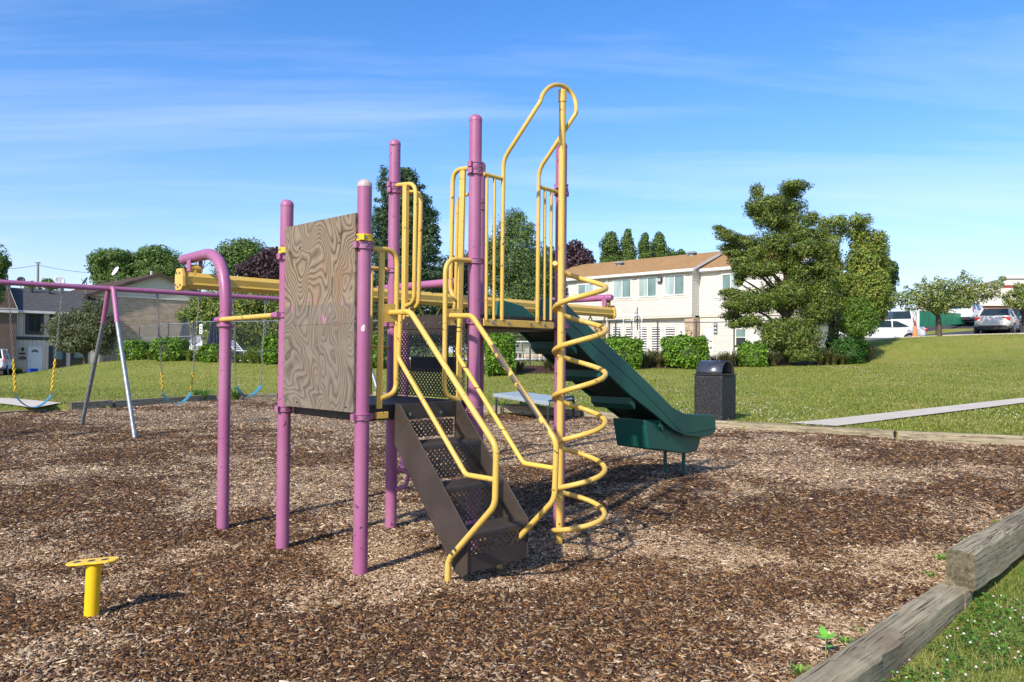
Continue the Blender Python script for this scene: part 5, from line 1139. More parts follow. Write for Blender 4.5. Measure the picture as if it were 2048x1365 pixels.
m = MB(); a0, a1, h0, h1 = FA.prect(1190, 1213, 659, 690, -.31); FA.slab(m, a0, a1, h0 - .3, h1, -.34, -.25); m.build('brown_shutter', plain('brown_shutter', (.16, .08, .06), .6), PB)
a0, a1, h0, h1 = FA.prect(1316.7, 1326, 556, 565); m = MB(); FA.slab(m, a0, a1, h0, h1, .03, .24); fl_ = m.build('floodlight', M_DARK, PB, bevel=.03); m = MB(); FA.rect(m, a0 + .04, a1 - .04, h0 + .03, h1 - .05, .245); m.build('lamp_glass', M_GLASSL, fl_)
def turtle(c, r, par):
    m = MB(); m.lathe([(r * .55, -.1), (r * .55, .12), (r, .12), (r * 1.02, .17), (r * .8, .25), (r * .3, .28), (0, .285)], c, 18); m.build('roof_vent', M_METAL, par, smooth=50)
for u, v in ((1239, 531), (1383.5, 511)):
    r = ray(u, v); N_ = (E2 * -1 * (hr - he) + UP * 3.6).normalized(); o = FA.P(0, 0, he); c = Vector((0, 0, H)); t = (o - c).dot(N_) / r.dot(N_); turtle(c + r * t, .36, PB)
# set-back right wing
FB = Facade((pr_ + E2 * .9).to_2d(), -E1, -E2); aR = FB.pix(1606, 600)[0]; heb = FB.pix(1425, 533)[1]
block(FB, 'upper_wall', M_SIDE, PB, .0, aR, hs_, heb, -6.2, 0); block(FB, 'lower_wall', M_SIDE, PB, .0, aR - .02, gz - 1, hs_ - .1, -6.0, -.1); m = MB(); FB.slab(m, 0, aR, hs_ - .1, hs_ - .002, -.12, -.01); m.build('soffit', M_TRIM, PB)
gable_roof(FB, PB, .26, aR, 0, 6.2, heb, heb + 1.25, .35, M_ROOFB, M_SIDE, M_FASC, .25)
window(FB, PB, 1443.8, 1481, 547, 584, 0.0, panes=(M_GLASS, M_GLASSL), surround=M_TRIM, sp=.17)
window(FB, PB, 1471, 1494, 657, 693, -.1, panes=(M_GLASSD, M_GLASS), vert=False, trim=M_FASC)
door(FB, PB, 1408, 1427, 654.5, 710, -.1, M_DOORC); door(FB, PB, 1500, 1524, 658, 712, -.1, M_DOORC)
a0, a1, h0, h1 = FB.prect(1428, 1435, 646.5, 669, -.1); m = MB(); FB.slab(m, a0, a1, h0, h1, -.08, -.05); sg = m.build('wall_sign', plain('sign_grey', (.10, .10, .11), .6), PB); m = MB()
for k in range(3): FB.slab(m, a0 + .05, a1 - .05, h0 + .12 + k * .24, h0 + .20 + k * .24, -.049, -.045)
m.build('sign_marking', M_PLATE, sg)
# ---- tan brick building with sided gable
pl_ = at(181, 588.4, 63); FC = Facade((pl_.x, pl_.y), E2, -E1); FCs = Facade((pl_.x, pl_.y), -E1, -E2)
hs2 = pl_.z; w2 = FC.pix(436, 600)[0]; apx = FC.pix(316, 547); hp2 = apx[1]
BB = thing('brick_building', 'tan brick building with cream sided gable left of the pool fence', 'building', FC.P(5, -5, .5))
block(FC, 'brick_wall', M_BRICKT, BB, 0, w2, -1, hs2, -16, 0)
m = MB(); q = [FC.P(0, .05, hs2), FC.P(w2, .05, hs2), FC.P(w2, .05, hs2 + .12), FC.P(w2 / 2, .05, hp2 - .1), FC.P(0, .05, hs2 + .12)]; uv = [((p - FC.o).dot(FC.d), p.z) for p in q]
m.add(q, [tuple(range(5))]); m.uv[0] = uv; m.build('gable_siding', M_SIDEG, BB); m = MB(); FC.slab(m, 0, w2, hs2 - .12, hs2, .0, .09); m.build('frieze_board', M_TRIM, BB)
m = MB(); sl = (hp2 - hs2 - .1) / (w2 / 2); ov = .55
for sgn in (-1, 1):
    e = FC.P(w2 / 2 + sgn * (w2 / 2 + ov), .45, hs2 + .1 - ov * sl); r = FC.P(w2 / 2, .45, hp2); dd = -FC.n * 17; q = [e, r, r + dd, e + dd]; uv = [(0, 0), (0, 8), (17, 8), (17, 0)]
    if (q[1] - q[0]).cross(q[2] - q[0]).z < 0: q = q[::-1]; uv = uv[::-1]
    m.quad(*q, uv=uv)
rf_ = m.build('roof', M_ROOFD, BB); m = MB()
for sgn in (-1, 1):
    e = FC.P(w2 / 2 + sgn * (w2 / 2 + ov), .40, hs2 + .1 - ov * sl - .24); r = FC.P(w2 / 2, .40, hp2 - .24); m.obox(e, r - e, FC.n * .08, UP * .235)
m.build('rake_board', M_BFASC, rf_)
m = MB()
for sgn in (-1,): e = FC.P(-ov, .4, hs2 + .1 - ov * sl - .2); m.obox(e, FC.d * .08, -FC.n * 16, UP * .18)
m.build('gutter', M_BFASC, rf_); q = FC.P(w2 / 2, -1.5, hp2); MB().cyl(q - UP * .3, q + UP * .3, .12, 12).build('roof_vent', M_BRICKT, rf_)
def dish(u, v, y, r, az, label, mat=M_WHITE):
    c = at(u, v, y); t = thing('satellite_dish', label, 'satellite dish', c - UP * .6, 0, 'satellite dishes on the roofs'); ax = Vector((math.sin(az), -math.cos(az), .55)).normalized(); x = ax.orthogonal().normalized(); yv = ax.cross(x); m = MB(); n = 20
    vs = [c]; 
    for k in (.35, .7, 1.0):
        vs += [c + (x * math.cos(2 * math.pi * i / n) + yv * math.sin(2 * math.pi * i / n)) * r * k + ax * r * .22 * k * k for i in range(n)]
    fs = [(0, 1 + i, 1 + (i + 1) % n) for i in range(n)] + [(1 + j * n + i, 1 + (j + 1) * n + i, 1 + (j + 1) * n + (i + 1) % n, 1 + j * n + (i + 1) % n) for j in range(2) for i in range(n)]
    o = m.add(vs, fs).build('reflector', mat, t, smooth=80); s_ = o.modifiers.new('shell', 'SOLIDIFY'); s_.thickness = .03
    MB().tube([c + UP * -.9, c - UP * .12 - ax * .1, c], .035, 8).build('mast', M_GALV, t); MB().tube([c - UP * r * .9, c + ax * r * 1.1], .02, 6).build('feed_arm', M_GALV, t)
dish(232, 543.5, 64, .42, -.7, 'large white dish above the left slope of the brick gable'); dish(119, 562, 59, .38, .9, 'pale dish above the beam near the left swing chain'); dish(171, 563, 58, .32, -.8, 'dark round dish between the left swing and the grey legs', M_DARK); dish(42, 561, 64, .3, .5, 'tiny dark dish by the utility pole', M_DARK)
# ---- grey townhouse
pt = at(26, 745, 57); FT = Facade((pt.x, pt.y), E2, -E1); gt = pt.z - .3; het = FT.pix(26, 616)[1]; at_ = FT.pix(208, 680)[0]
TH_ = thing('townhouse', 'grey beige townhouse with white front door and dark window surrounds', 'house', FT.P(3, -3, gt))
block(FT, 'wall', M_T111, TH_, 0, at_, gt - 1, het, -7, 0)
gable_roof(FT, TH_, 0, at_, 0, 7.4, het, het + 1.75, .35, M_ROOFG, M_T111, M_FASC, .12)
h_ = FT.pix(60, 677)[1]; m = MB(); FT.slab(m, 0, at_, h_ - .12, h_ + .12, .0, .05); FT.slab(m, -.02, .16, gt, het - .2, .001, .07); FT.slab(m, 0.2, at_, gt - .5, gt + .32, .0, .035); m.build('dark_band', M_DTRIM, TH_)
window(FT, TH_, 56, 82.5, 625.5, 665, .02, M_DTRIM, (M_GLASSD, M_GLASSD), M_DTRIM, .18, .06)
window(FT, TH_, 104, 128, 627, 667, .02, M_DTRIM, (M_GLASSD, M_GLASSD), M_DTRIM, .18, .06); window(FT, TH_, 148, 172, 629, 668, .02, M_DTRIM, (M_GLASSD, M_GLASSD), M_DTRIM, .18, .06)
window(FT, TH_, 103, 126.5, 697, 742, .02, M_DTRIM, (plain('wood_pane', (.09, .05, .03), .3), M_GLASS), M_DTRIM, .2, .06, False); window(FT, TH_, 146, 170, 696, 737, .02, M_DTRIM, (M_GLASSD, M_GLASS), M_DTRIM, .2, .06, False)
d_, (a0, a1, h0, h1) = door(FT, TH_, 56.5, 82.5, 695, 746, .03)
m = MB(); n = 8; cx, cz, rr_ = (a0 + a1) / 2, h1 - .42, (a1 - a0) * .30
for i in range(5):
    t0, t1 = math.pi * (i + .08) / 5, math.pi * (i + .92) / 5
    m.quad(FT.P(cx + rr_ * .35 * math.cos(t0), .056, cz + rr_ * .35 * math.sin(t0)), FT.P(cx + rr_ * math.cos(t0), .056, cz + rr_ * math.sin(t0)), FT.P(cx + rr_ * math.cos(t1), .056, cz + rr_ * math.sin(t1)), FT.P(cx + rr_ * .35 * math.cos(t1), .056, cz + rr_ * .35 * math.sin(t1)))
m.build('fanlight', M_GLASSD, d_); m = MB()
for x in (.14, .56):
    for z, hh_ in ((.12, .75), (.98, .55)): w_ = (a1 - a0); FT.slab(m, a0 + x * w_, a0 + (x + .3) * w_, h0 + z, h0 + z + hh_, .05, .062)
m.build('door_panel', M_WHITE, d_)
a0, a1, h0, h1 = FT.prect(43, 47.5, 695.5, 702, .03); m = MB(); FT.slab(m, a0, a1, h0, h1, .0, .2); m.build('wall_lantern', M_DARK, TH_, bevel=.04)
a0, a1, h0, h1 = FT.prect(38.5, 51, 706, 709, .03); m = MB(); FT.slab(m, a0, a1, h0, h1, .0, .04); m.build('number_plaque', M_DARK, TH_)
a0, a1, h0, h1 = FT.prect(39, 51, 713.5, 719, .03); m = MB(); FT.slab(m, a0, a1, h0, h1, .0, .15); m.build('mailbox', plain('mailbox_brown', (.10, .075, .05), .5), TH_, bevel=.02)
m = MB()
for u in (199.5, 205): a = FT.pix(u, 720)[0]; m.tube([FT.P(a, .06, gt - .5), FT.P(a, .06, het - .3)], .04, 8)
m.build('downpipe', M_DTRIM, TH_)
r0 = FT.P(0, 0, het); m = MB()
for u, v, hh_ in ((63.5, 585, .9), (99, 588, .35), (174, 602, .45)):
    N_ = (-FT.n * 0 + FT.n * 1.75 + UP * 3.7).normalized(); r = ray(u, v); c = Vector((0, 0, H)); t = (r0 - c).dot(N_) / r.dot(N_); q = c + r * t; m.cyl(q - UP * .2, q + UP * hh_, .10, 10)
m.build('vent_pipe', M_DARK, TH_)
NB = thing('brick_house', 'brown brick house with steep brown roof cut off by the left edge', 'house', FT.P(-4, 0, gt))
block(FT, 'brick_wall', M_BRICKD, NB, -9, -.05, gt - 1, het - .35, -7, .9); m = MB(); FT.slab(m, -9, -.03, het - .35, het - .08, -1, 1.0); m.build('frieze_board', M_TRIM, NB)
gable_roof(FT, NB, -9, -.1, .9, 8, het - .1, het + 2.6, .2, M_ROOFD, M_BRICKD, M_FASC, .08)
# ---- shops beyond the parking lot
ps = at(1925, 640, 78); FS = Facade((ps.x, ps.y), (1, -.12, 0), (-.12, -1, 0)); gs = 4.6
SHB = thing('shop_building', 'long low building with red brick base and cream upper wall beyond the cars', 'building', FS.P(10, -5, gs))
hb = FS.pix(1990, 612)[1]; hcm = FS.pix(1990, 577)[1]; htp = FS.pix(2030, 556)[1]; hrd = FS.pix(2030, 572)[1]
block(FS, 'brick_wall', M_BRICKR, SHB, 0, 40, gs - 1, hb, -12, 0); block(FS, 'stucco_wall', M_STUCCO, SHB, 0, 40, hb, hcm, -12, .25)
block(FS, 'parapet', M_STUCCO, SHB, 4.2, 40, hcm, htp, -12, -.6); m = MB(); FS.slab(m, 4.1, 40, hrd - .12, hrd + .12, -.62, -.5); m.build('red_band', M_RED, SHB); m = MB(); FS.slab(m, 4.0, 40, htp - .02, htp + .25, -.8, -.4); m.build('coping', M_WHITE, SHB)
for u in (2027,): a0, a1, h0, h1 = FS.prect(u, u + 7, 573, 579, .3); m = MB(); FS.slab(m, a0, a1, h0 - .2, h1, .25, .6); m.build('wall_light', M_DARK, SHB)
# ================================================================== FENCES AND POOL FURNITURE
def fence(name, label, pts, hgt, mats, rails=(1.0,)):
    q = [at(*p) for p in pts]; q = [Vector((p.x, p.y, th(p.x, p.y))) for p in q]; t = thing(name, label, 'fence', q[0])
    for i, p in enumerate(q):
        MB().tube([p - UP * .2, p + UP * (hgt + .06)], .035, 10).build('fence_post', plain('fence_steel', (.085, .09, .09), .5, .3), t, smooth=50)
    for i in range(len(q) - 1):
        a, b = q[i], q[i + 1]; L = (b - a).length; m = MB(); m.quad(a + UP * .03, b + UP * .03, b + UP * hgt, a + UP * hgt, uv=[(0, 0), (L, 0), (L, hgt), (0, hgt)]); m.build('chain_mesh', mats[i % len(mats)], t)
        m = MB()
        for r in rails: m.tube([a + UP * hgt * r, b + UP * hgt * r], .022, 8)
        m.build('rail', M_GALV, t, smooth=50)
    return t
fence('chain_link_fence', 'dense grey mesh fence panel beside the brick gable wall', [(278, 715, 41), (316, 715, 40), (336, 715, 39.5), (385, 715, 39)], 1.75, [M_SCREEN], (1.0, .62))
fence('chain_link_fence', 'tall chain link pool fence running from the navy umbrellas to the juniper', [(389, 715, 38), (470, 718, 36.8), (531, 720, 35.8), (620, 722, 34.6), (715, 726, 33.6), (800, 730, 32.6), (880, 732, 31.6), (975, 735, 30.8), (1060, 735, 30.6), (1140, 733, 31.2), (1231, 722, 32.6), (1315, 716.6, 34), (1392, 714, 34.8), (1468, 711, 35.6), (1560, 708, 36.2), (1675, 700, 36.6)], 1.8, [M_LINK], (1.0,))
for i, (u, vt, vb, y) in enumerate(((369, 637, 706, 39.6), (426.5, 634, 706, 39))):
    b = at(u, vb, y); b.z = th(b.x, b.y); top = at(u, vt, y).z; hh_ = top - b.z
    t = thing('pool_umbrella', ('closed navy umbrella left of the white sign by the pool fence', 'closed navy umbrella half hidden behind the purple arched post')[i], 'umbrella', b, 0, 'closed navy umbrellas')
    MB().tube([b, b + UP * hh_], .025, 8).build('pole', M_GALV, t)
    m = MB(); n = 24; prof = [(.25, hh_ * .27), (.23, hh_ * .45), (.17, hh_ * .68), (.10, hh_ * .86), (.055, hh_ * .95), (.02, hh_ * 1.0)]; o = len(m.v)
    for r, z in prof: m.v += [(b.x + (r * (1 + .22 * math.cos(k * math.pi))) * math.cos(2 * math.pi * k / n), b.y + (r * (1 + .22 * math.cos(k * math.pi))) * math.sin(2 * math.pi * k / n), b.z + z) for k in range(n)]
    for j in range(len(prof) - 1): m.f += [(j * n + k, j * n + (k + 1) % n, (j + 1) * n + (k + 1) % n, (j + 1) * n + k) for k in range(n)]
    m.build('canopy', M_NAVY, t)
c = at(402.8, 658.5, 38.0); w_, hh_ = .15, .48; t = thing('notice_sign', 'narrow white notice hanging on the pool fence between the umbrellas', 'sign', c - UP * .24)
sb = MB().box(c + Vector((0, -.06, 0)), (w_, .02, hh_)).build('board', M_WHITE, t); m = MB()
for z in (.12, -.02, -.15): m.box(c + Vector((0, -.073, z)), (.06, .004, .06))
m.build('lettering', M_DARK, sb)
# lounge chairs: one built, others copied
LC = thing('lounge_chair', 'white strap lounge chair behind the first umbrella', 'lounge chair', (0, 0, 0), 0, 'white pool chairs')
m = MB()
for x in (-.28, .28): m.tube([(x, -.9, .32), (x, .25, .34), (x, .75, .82)], .02, 8)
for y in (-.8, .2):
    for x in (-.28, .28): m.tube([(x, y, 0), (x, y, .33)], .018, 8)
m.tube([(-.28, .75, .82), (.28, .75, .82)], .02, 8); m.tube([(-.28, -.9, .32), (.28, -.9, .32)], .02, 8)
m.build('frame', M_WHITE, LC, smooth=50, world=False); m = MB()
for i in range(16):
    s = i / 15; p = (0, -.85 + s * 1.1, .335) if s < .98 else (0, .25, .34); m.box(p, (.54, .045, .008))
for i in range(6): s = (i + .5) / 6; m.obox((-.27, .25 + .5 * s - .03, .34 + .48 * s - .028), (.54, 0, 0), (0, .045, .042), (0, -.006, .006))
m.build('straps', M_WHITE, LC, world=False)
LS = [(392, 700, 38.6, .4, 0, 'white strap lounge chair in front of the white notice'), (392, 697, 39.2, .5, .22, 'white lounge chair stacked behind the one below the notice'), (432, 700, 38.8, .2, 0, 'white lounge chair below the second navy umbrella'), (486, 709, 37, 1.2, 0, 'flat white lounge chair between the third swing chains'), (1040, 722, 34.5, 2.9, 0, 'white pool chair at the left of the row under the slide'), (1058, 722, 34.4, 3.0, 0, 'white pool chair second from left under the slide'), (1076, 722, 34.2, 3.2, 0, 'white pool chair third in the row under the slide'), (1092, 723, 34, 3.1, 0, 'white pool chair nearest the slide underside'), (1422, 716, 38, 1.4, 0, 'low white lounge chair at the right door of the cream building'), (1450, 716, 38, 1.3, 0, 'low white lounge chair left of the small bright bush')]
for i, (u, v, y, rz, dz, lb) in enumerate(LS):
    o = LC if i == 0 else copy_tree(LC); p = at(u, v, y); o.location = (p.x, p.y, th(p.x, p.y) + dz + .05); o.rotation_euler.z = rz; o['label'] = lb
# lifeguard chair
c = at(1263, 700, 44); c.z = th(c.x, c.y); k = 44 / F; t = thing('lifeguard_chair', 'white tubular lifeguard chair with grey seat before the louvres', 'lifeguard chair', c)
top = at(1263, 631, 44).z; m = MB(); pf = at(1263, 662.5, 44).z
for yo in (-.35, .35):
    for x0, x1 in ((-.52, .05), (.05, .52)):
        if yo > 0 and x0 < 0: continue
        m.tube(fillet([c + Vector((x0, yo, 0)), Vector((c.x + x0, c.y + yo, top)), Vector((c.x + x1, c.y + yo, top)), c + Vector((x1, yo, 0))], .18, 6), .028, 8)
m.tube([Vector((c.x - .52, c.y - .35, pf)), Vector((c.x + .52, c.y - .35, pf))], .03, 8)
for z in (.45, .9): m.tube([c + Vector((.05, -.35, z)), c + Vector((.52, -.35, z))], .022, 8)
m.build('frame', M_WHITE, t, smooth=50); m = MB(); m.box((c.x, c.y, pf), (1.0, .75, .03)); m.build('footboard', M_WHITE, t)
m = MB(); sz = at(1263, 643, 44).z; m.obox((c.x - .38, c.y - .25, sz), (.58, 0, .03), (0, .45, 0), (0, 0, .05)); m.obox((c.x + .12, c.y - .25, sz + .05), (.07, 0, 0), (0, .45, 0), (.10, 0, .55)); m.build('seat', plain('seat_grey', (.45, .45, .43), .5), t, bevel=.03); MB().cyl((c.x, c.y, pf), (c.x, c.y, sz), .04, 8).build('pedestal', M_GALV, t)
MB().tube([at(1275, 662, 44.2), at(1274.5, 615, 44.2)], .03, 8).build('flag_pole', M_DARK, t)
# ================================================================== CARS
def car(name, label, cat, loc, heading, body, L=4.7, W=1.82, Ht=1.45, suv=False):
    t = thing(name, label, cat, loc, heading, 'parked cars')       # local: +y forward
    b = L / 2
    hood, bel, tr = (.95, .98, 1.02) if not suv else (1.05, 1.08, 1.10)
    st = [(-b, .50, .74, tr - .18), (-b + .12, .42, .86, tr - .02), (-b + .6, .34, .97, tr), (-.9, .28, 1.0, bel), (.3, .28, 1.0, bel), (b - 1.3, .28, .99, hood), (b - .4, .32, .92, hood - .13), (b - .05, .42, .78, hood - .28), (b, .50, .66, hood - .38)]
    if suv: st[0] = (-b, .50, .86, tr - .05); st[1] = (-b + .1, .42, .93, tr)
    m = MB(); rings = []
    for y, zb, k, zt in st:
        w = W / 2 * k; pr = [(w * .86, zb), (w * .99, zb + .12), (w, zb + (zt - zb) * .55), (w * .95, zt - .05), (w * .80, zt)]
        rings.append([(x, y, z) for x, z in pr] + [(-x, y, z) for x, z in pr[::-1]])
    n = 10; vs = sum(rings, []); fs = [(i * n + k, i * n + (k + 1) % n, (i + 1) * n + (k + 1) % n, (i + 1) * n + k) for i in range(len(st) - 1) for k in range(n)]
    fs += [tuple(range(n))[::-1], tuple(range((len(st) - 1) * n, len(st) * n))]
    bo = m.add(vs, fs).build('body', body, t, smooth=35, world=False, bevel=.02)
    cab = [(-b + .75, .80, bel - .03, .80, bel), (-b + 1.45, .86, bel - .02, .66, Ht - .03), (-.2, .88, bel - .02, .66, Ht), (.55, .88, bel - .02, .64, Ht - .07), (b - 1.25, .84, hood - .03, .80, hood)]
    if suv: cab = [(-b + .12, .84, bel - .03, .84, bel), (-b + .50, .88, bel - .02, .70, Ht - .06), (-.2, .90, bel - .02, .71, Ht), (.55, .90, bel - .02, .69, Ht - .06), (b - 1.25, .86, hood - .03, .82, hood)]
    rg = [[(W / 2 * wb, y, zb), (W / 2 * wt, y, zt), (-W / 2 * wt, y, zt), (-W / 2 * wb, y, zb)] for y, wb, zb, wt, zt in cab]; vs = sum(rg, [])
    fs = [(i * 4 + k, i * 4 + (k + 1) % 4, (i + 1) * 4 + (k + 1) % 4, (i + 1) * 4 + k) for i in range(4) for k in range(4)] + [(3, 2, 1, 0), (16, 17, 18, 19)]
    MB().add(vs, fs).build('cabin_glass', M_CARG, t, world=False)
    m = MB()                                   # roof skin and pillars
    for i in (1, 2):
        y0, _, _, w0, z0 = cab[i]; y1, _, _, w1, z1 = cab[i + 1]; m.add([(W / 2 * w0 * 1.01, y0, z0 + .012), (W / 2 * w1 * 1.01, y1, z1 + .012), (-W / 2 * w1 * 1.01, y1, z1 + .012), (-W / 2 * w0 * 1.01, y0, z0 + .012), (W / 2 * w0 * 1.02, y0, z0 - .04), (W / 2 * w1 * 1.02, y1, z1 - .04), (-W / 2 * w1 * 1.02, y1, z1 - .04), (-W / 2 * w0 * 1.02, y0, z0 - .04)], [(0, 1, 2, 3), (0, 4, 5, 1), (2, 6, 7, 3)])
    for sx in (-1, 1):
        for i, j in ((0, 1), (4, 3)):
            y0, wb, zb, wt0, zt0 = cab[i]; y1, _, _, wt, zt = cab[j]; m.tube([(sx * W / 2 * wt0 * 1.0, y0, zt0), (sx * W / 2 * wt * 1.0, y1, zt)], .05, 6)
        for y in (-.55 if not suv else -1.1, .28): m.tube([(sx * W / 2 * .885, y, bel), (sx * W / 2 * .665, y - .05, Ht - .03)], .035, 6)
    m.build('roof', body, t, world=False)
    for sx in (-1, 1):
        for y in (-b + .95, b - .92):
            o = MB().cyl((sx * (W / 2 - .20), y, .33), (sx * (W / 2 + .005), y, .33), .335, 22).build('wheel', M_TYRE, t, smooth=40, world=False)
            MB().cyl((sx * (W / 2), y, .33), (sx * (W / 2 + .012), y, .33), .22, 10).build('rim', M_RIM, o, world=False)
        z = tr - .16
        if suv: MB().obox((sx * W / 2 * .99 - (.06 if sx > 0 else 0), -b + .00, z - .05), (.06, 0, 0), (0, .18, 0), (-sx * .08, .14, .30)).build('tail_lamp', M_TAIL, t, world=False, bevel=.02)
        else: MB().obox((sx * W / 2 * .50 if sx > 0 else -W / 2 * .88, -b + .01, z - .10), (W / 2 * .38, 0, 0), (0, .10, 0), (0, 0, .17)).build('tail_lamp', M_TAIL, t, world=False, bevel=.03)
        MB().obox((sx * W / 2 * .62 - .16, b - .14, hood - .36), (.32, 0, 0), (0, .10, 0), (0, -.06, .13)).build('headlight', M_GLASSL, t, world=False, bevel=.03)
        MB().box((sx * (W / 2 + .09), .75, bel + .05), (.2, .12, .13)).build('mirror', body, t, world=False, bevel=.04)
    MB().box((0, -b - .012, .70 if not suv else .8), (.5, .03, .16)).build('number_plate', M_PLATE, t, world=False)
    MB().box((0, -b + .06, .36), (W * .78, .2, .16)).build('bumper_underside', M_BLACK, t, world=False); return t
def park(u, vb, y, dx, dy, *a, zoff=None, **k):
    p = at(u, vb, y)
    if zoff is None and (abs(p.z - th(p.x, p.y)) > .45 or p.z < th(p.x, p.y)): p.z = th(p.x, p.y) + .06
    return car(a[0], a[1], 'car', p, math.atan2(-dx, dy), a[2], **k)
park(1996, 677, 42.0, .62, .78, 'parked_car', 'champagne sedan parked on the hill with red tail lamps showing', M_CSILV)
park(1753, 694, 42.5, -.99, .12, 'parked_car', 'white sedan seen from its side beside the orange cone', M_CWHITE, Ht=1.36)
park(1806, 658, 51, .55, .84, 'parked_car', 'white hatchback parked behind the white sedan', M_CWHITE, L=4.5, Ht=1.66, suv=True)
park(1760, 655, 55, -.9, .4, 'parked_car', 'grey car half hidden by the arborvitae behind the white hatchback', M_CGREY)
park(2036, 652, 51, .85, .5, 'parked_car', 'dark blue hatchback parked behind the champagne sedan', M_CDARK, Ht=1.55)
park(1938, 650, 58, .7, .7, 'parked_car', 'small white car parked before the red brick wall', M_CWHITE, suv=True, Ht=1.6)
park(-14, 757, 51, -.45, .89, 'parked_car', 'white hatchback with red lamp cut off by the left edge', M_CWHITE, Ht=1.7, suv=True, W=1.9)
park(1048, 706, 47.5, .2, .98, 'parked_car', 'dark car behind the white chairs seen under the slide', M_CDARK, suv=True, Ht=1.6)
park(492, 700, 50, 1, .1, 'parked_car', 'pale car glimpsed through the bush behind the third swing', M_CGREY)
# green screen, cone, posts, bin, kerb
fg = [at(1838, 655, 50), at(1928, 648, 57)]; zt0, zt1 = at(1838, 622, 50).z, at(1928, 628, 57).z; a, b = fg; dn = (b - a).cross(UP).normalized() * .06
t = thing('green_panel_fence', 'bright green panel screen standing behind the cherry tree', 'screen', a); n = 4
for i in range(n):
    p, q = a.lerp(b, i / n), a.lerp(b, (i + .985) / n); z0, z1 = zt0 + (zt1 - zt0) * i / n, zt0 + (zt1 - zt0) * (i + 1) / n
    m = MB(); m.prism([p, q, Vector((q.x, q.y, z1)), Vector((p.x, p.y, z0))], dn); m.build('panel', M_GSCREEN, t)
MB().box((a.x - .08, a.y, (a.z + zt0) / 2 + .1), (.14, .14, zt0 - a.z + .3)).build('end_post', M_FASC, t)
q = at(1830.5, 670, 39); q.z = th(q.x, q.y) + .02; t = thing('traffic_cone', 'orange traffic cone standing at the rear of the white sedan', 'traffic cone', q)
hc = at(1830.5, 643, 39).z - q.z; MB().lathe([(.14, .03), (.035, hc), (.0, hc)], q, 18).build('cone', M_ORANGE, t, smooth=50); MB().box(q + UP * .015, (.36, .36, .03)).build('base', M_ORANGE, t)
for (u, v0, v1, y, lb) in ((1779, 627, 658, 45, 'short grey post rising beside the white hatchback'), (1947, 612, 650, 60, 'grey sign post before the red brick wall')):
    t = thing('sign_post', lb, 'post', at(u, v1, y)); MB().tube([at(u, v1, y), at(u, v0, y)], .05, 8).build('post', M_GALV, t); c = at(u, v0 + 4, y); MB().box(c + Vector((0, -.06, 0)), (.3, .03, .4)).build('sign_plate', M_METAL, t)
kb = [at(1745, 676, 38.6), at(1800, 673.5, 38.8), at(1900, 671, 38.8), at(2048, 667.5, 38.6), at(2300, 655, 38.6)]
m = MB()
for p, q in zip(kb[:-1], kb[1:]): p, q = Vector((p.x, p.y, th(p.x, p.y) - .08)), Vector((q.x, q.y, th(q.x, q.y) - .08)); m.obox(p, q - p, Vector((0, .16, 0)), UP * .16)
tag(m.build('kerb', M_CONC), 'pale kerb along the top of the hill', 'kerb', kind='structure')
q = at(66, 752, 55.5); q.z = th(q.x, q.y); t = thing('storage_tub', 'blue plastic tub standing before the white front door', 'tub', q)
m = MB(); m.lathe([(.30, 0), (.36, .34), (.39, .34), (.39, .38), (.33, .38), (.28, .04), (0, .04)], q, 4); m.build('tub', M_BLUEBIN, t, bevel=.02)
# utility pole and wires
b = at(76, 620, 85); b.z = 0; tp = at(76, 525, 85); t = thing('utility_pole', 'weathered utility pole rising behind the grey roof', 'utility pole', b); MB().tube([b, tp], [.16, .12], 10).build('pole', plain('pole_wood', (.25, .23, .2), .9), t)
MB().box(tp - UP * .05, (.5, .12, .1)).build('crossarm', M_DARK, t)
def wire(a, b, sag): return [a.lerp(b, k / 12) - UP * sag * 4 * (k / 12) * (1 - k / 12) for k in range(13)]
pa = tp - UP * .3
tag(MB().tube(wire(pa, at(260, 548, 95), .35), .022, 5).build('utility_wire', M_DARK), 'thin wire running right from the utility pole behind the maple', 'wire'); tag(MB().tube(wire(at(-60, 536, 80), pa, .3), .022, 5).build('utility_wire', M_DARK), 'thin wire running left from the utility pole out of frame', 'wire')

# ================================================================== LIGHT AND SKY
EL = R(36); dx_, dy_ = .53, .848; k_ = math.hypot(dx_, dy_); dx_, dy_ = dx_ / k_, dy_ / k_
sun = bpy.data.lights.new('sun', 'SUN'); sun.energy = 3.45; sun.angle = R(1.6); sun.color = (1, .925, .80); so = bpy.data.objects.new('sun', sun); COL.objects.link(so)
so.rotation_euler = Vector((dx_ * math.cos(EL), dy_ * math.cos(EL), -math.sin(EL))).to_track_quat('-Z', 'Y').to_euler()
w = bpy.data.worlds.new('World'); sc.world = w; w.use_nodes = True; nt = w.node_tree; N = nt.nodes; Lk = nt.links; bg = N['Background']
sky = N.new('ShaderNodeTexSky'); sky.sky_type = 'NISHITA'; sky.sun_disc = False; sky.sun_elevation = EL; sky.sun_rotation = math.atan2(-dx_, -dy_) % (2 * math.pi); sky.air_density = 1.0; sky.dust_density = .6; sky.ozone_density = 2.2; sky.altitude = 50
tc = N.new('ShaderNodeTexCoord'); sx = N.new('ShaderNodeSeparateXYZ'); Lk.new(tc.outputs['Generated'], sx.inputs[0])
def mth(op, a, b=0.0):
    k = N.new('ShaderNodeMath'); k.operation = op
    for i, v in enumerate((a, b)):
        if isinstance(v, bpy.types.NodeSocket): Lk.new(v, k.inputs[i])
        else: k.inputs[i].default_value = v
    return k.outputs[0]
zz_ = mth('ADD', mth('MAXIMUM', sx.outputs[2], 0), .12); cx = mth('DIVIDE', sx.outputs[0], zz_); cy = mth('DIVIDE', sx.outputs[1], zz_)
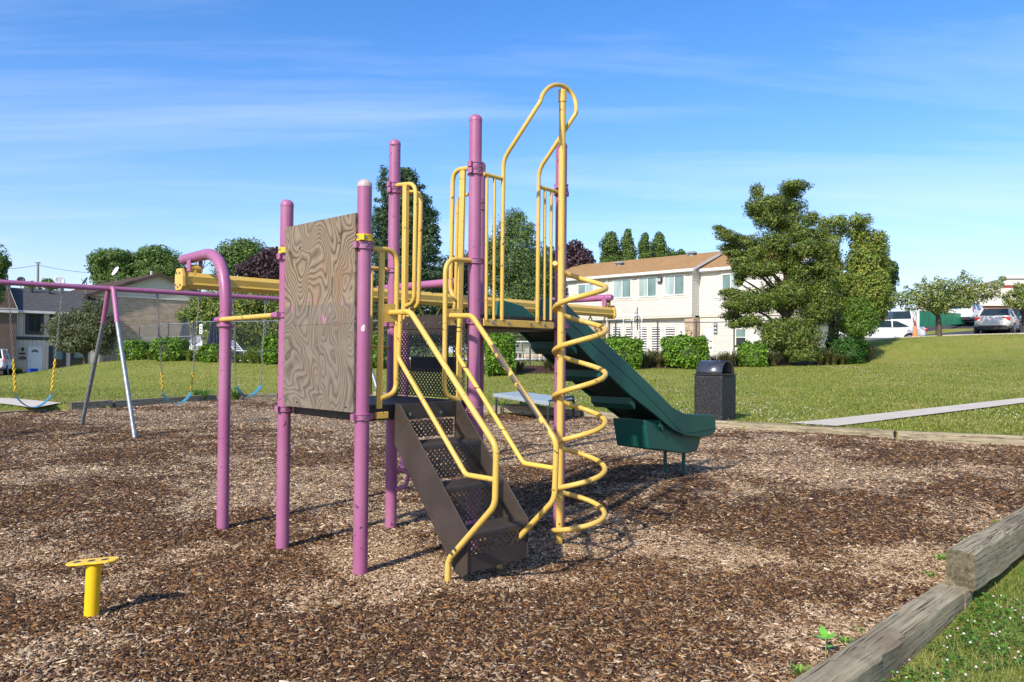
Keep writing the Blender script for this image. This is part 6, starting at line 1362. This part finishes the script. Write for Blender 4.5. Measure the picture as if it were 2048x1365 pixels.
cv = N.new('ShaderNodeCombineXYZ'); Lk.new(cx, cv.inputs[0]); Lk.new(cy, cv.inputs[1])
mp = N.new('ShaderNodeMapping'); Lk.new(cv.outputs[0], mp.inputs[0]); mp.inputs['Rotation'].default_value = (0, 0, R(-14)); mp.inputs['Scale'].default_value = (.22, .95, 1)
n1 = N.new('ShaderNodeTexNoise'); n1.inputs['Scale'].default_value = 1.3; n1.inputs['Detail'].default_value = 9; n1.inputs['Roughness'].default_value = .62; n1.inputs['Distortion'].default_value = .5; Lk.new(mp.outputs[0], n1.inputs['Vector'])
rp = N.new('ShaderNodeValToRGB'); rp.color_ramp.elements[0].position = .445; rp.color_ramp.elements[1].position = .82; rp.color_ramp.elements[1].color = (.55, .55, .55, 1); Lk.new(n1.outputs[0], rp.inputs[0])
mx = N.new('ShaderNodeMix'); mx.data_type = 'RGBA'; Lk.new(rp.outputs[0], mx.inputs[0]); hsv = N.new('ShaderNodeHueSaturation'); hsv.inputs['Saturation'].default_value = 1.34; Lk.new(sky.outputs[0], hsv.inputs['Color']); tn = N.new('ShaderNodeMix'); tn.data_type = 'RGBA'; tn.blend_type = 'MULTIPLY'; tn.inputs[0].default_value = 1; tn.inputs[7].default_value = (.95, .875, 1.0, 1); Lk.new(hsv.outputs[0], tn.inputs[6]); hz = N.new('ShaderNodeMix'); hz.data_type = 'RGBA'; Lk.new(mth('MULTIPLY', mth('POWER', 2.718, mth('MULTIPLY', mth('MAXIMUM', sx.outputs[2], 0), -9.0)), .75), hz.inputs[0]); Lk.new(tn.outputs[2], hz.inputs[6]); hz.inputs[7].default_value = (2.2, 2.75, 3.9, 1); Lk.new(hz.outputs[2], mx.inputs[6]); mx.inputs[7].default_value = (4.0, 4.5, 5.3, 1)
Lk.new(mx.outputs[2], bg.inputs[0]); bg.inputs[1].default_value = .145
sc.view_settings.view_transform = 'Standard'; sc.view_settings.look = 'None'; sc.view_settings.exposure = 0.7; sc.view_settings.gamma = 1
sc.cycles.max_bounces = 6; sc.cycles.transparent_max_bounces = 24; sc.cycles.use_denoising = True
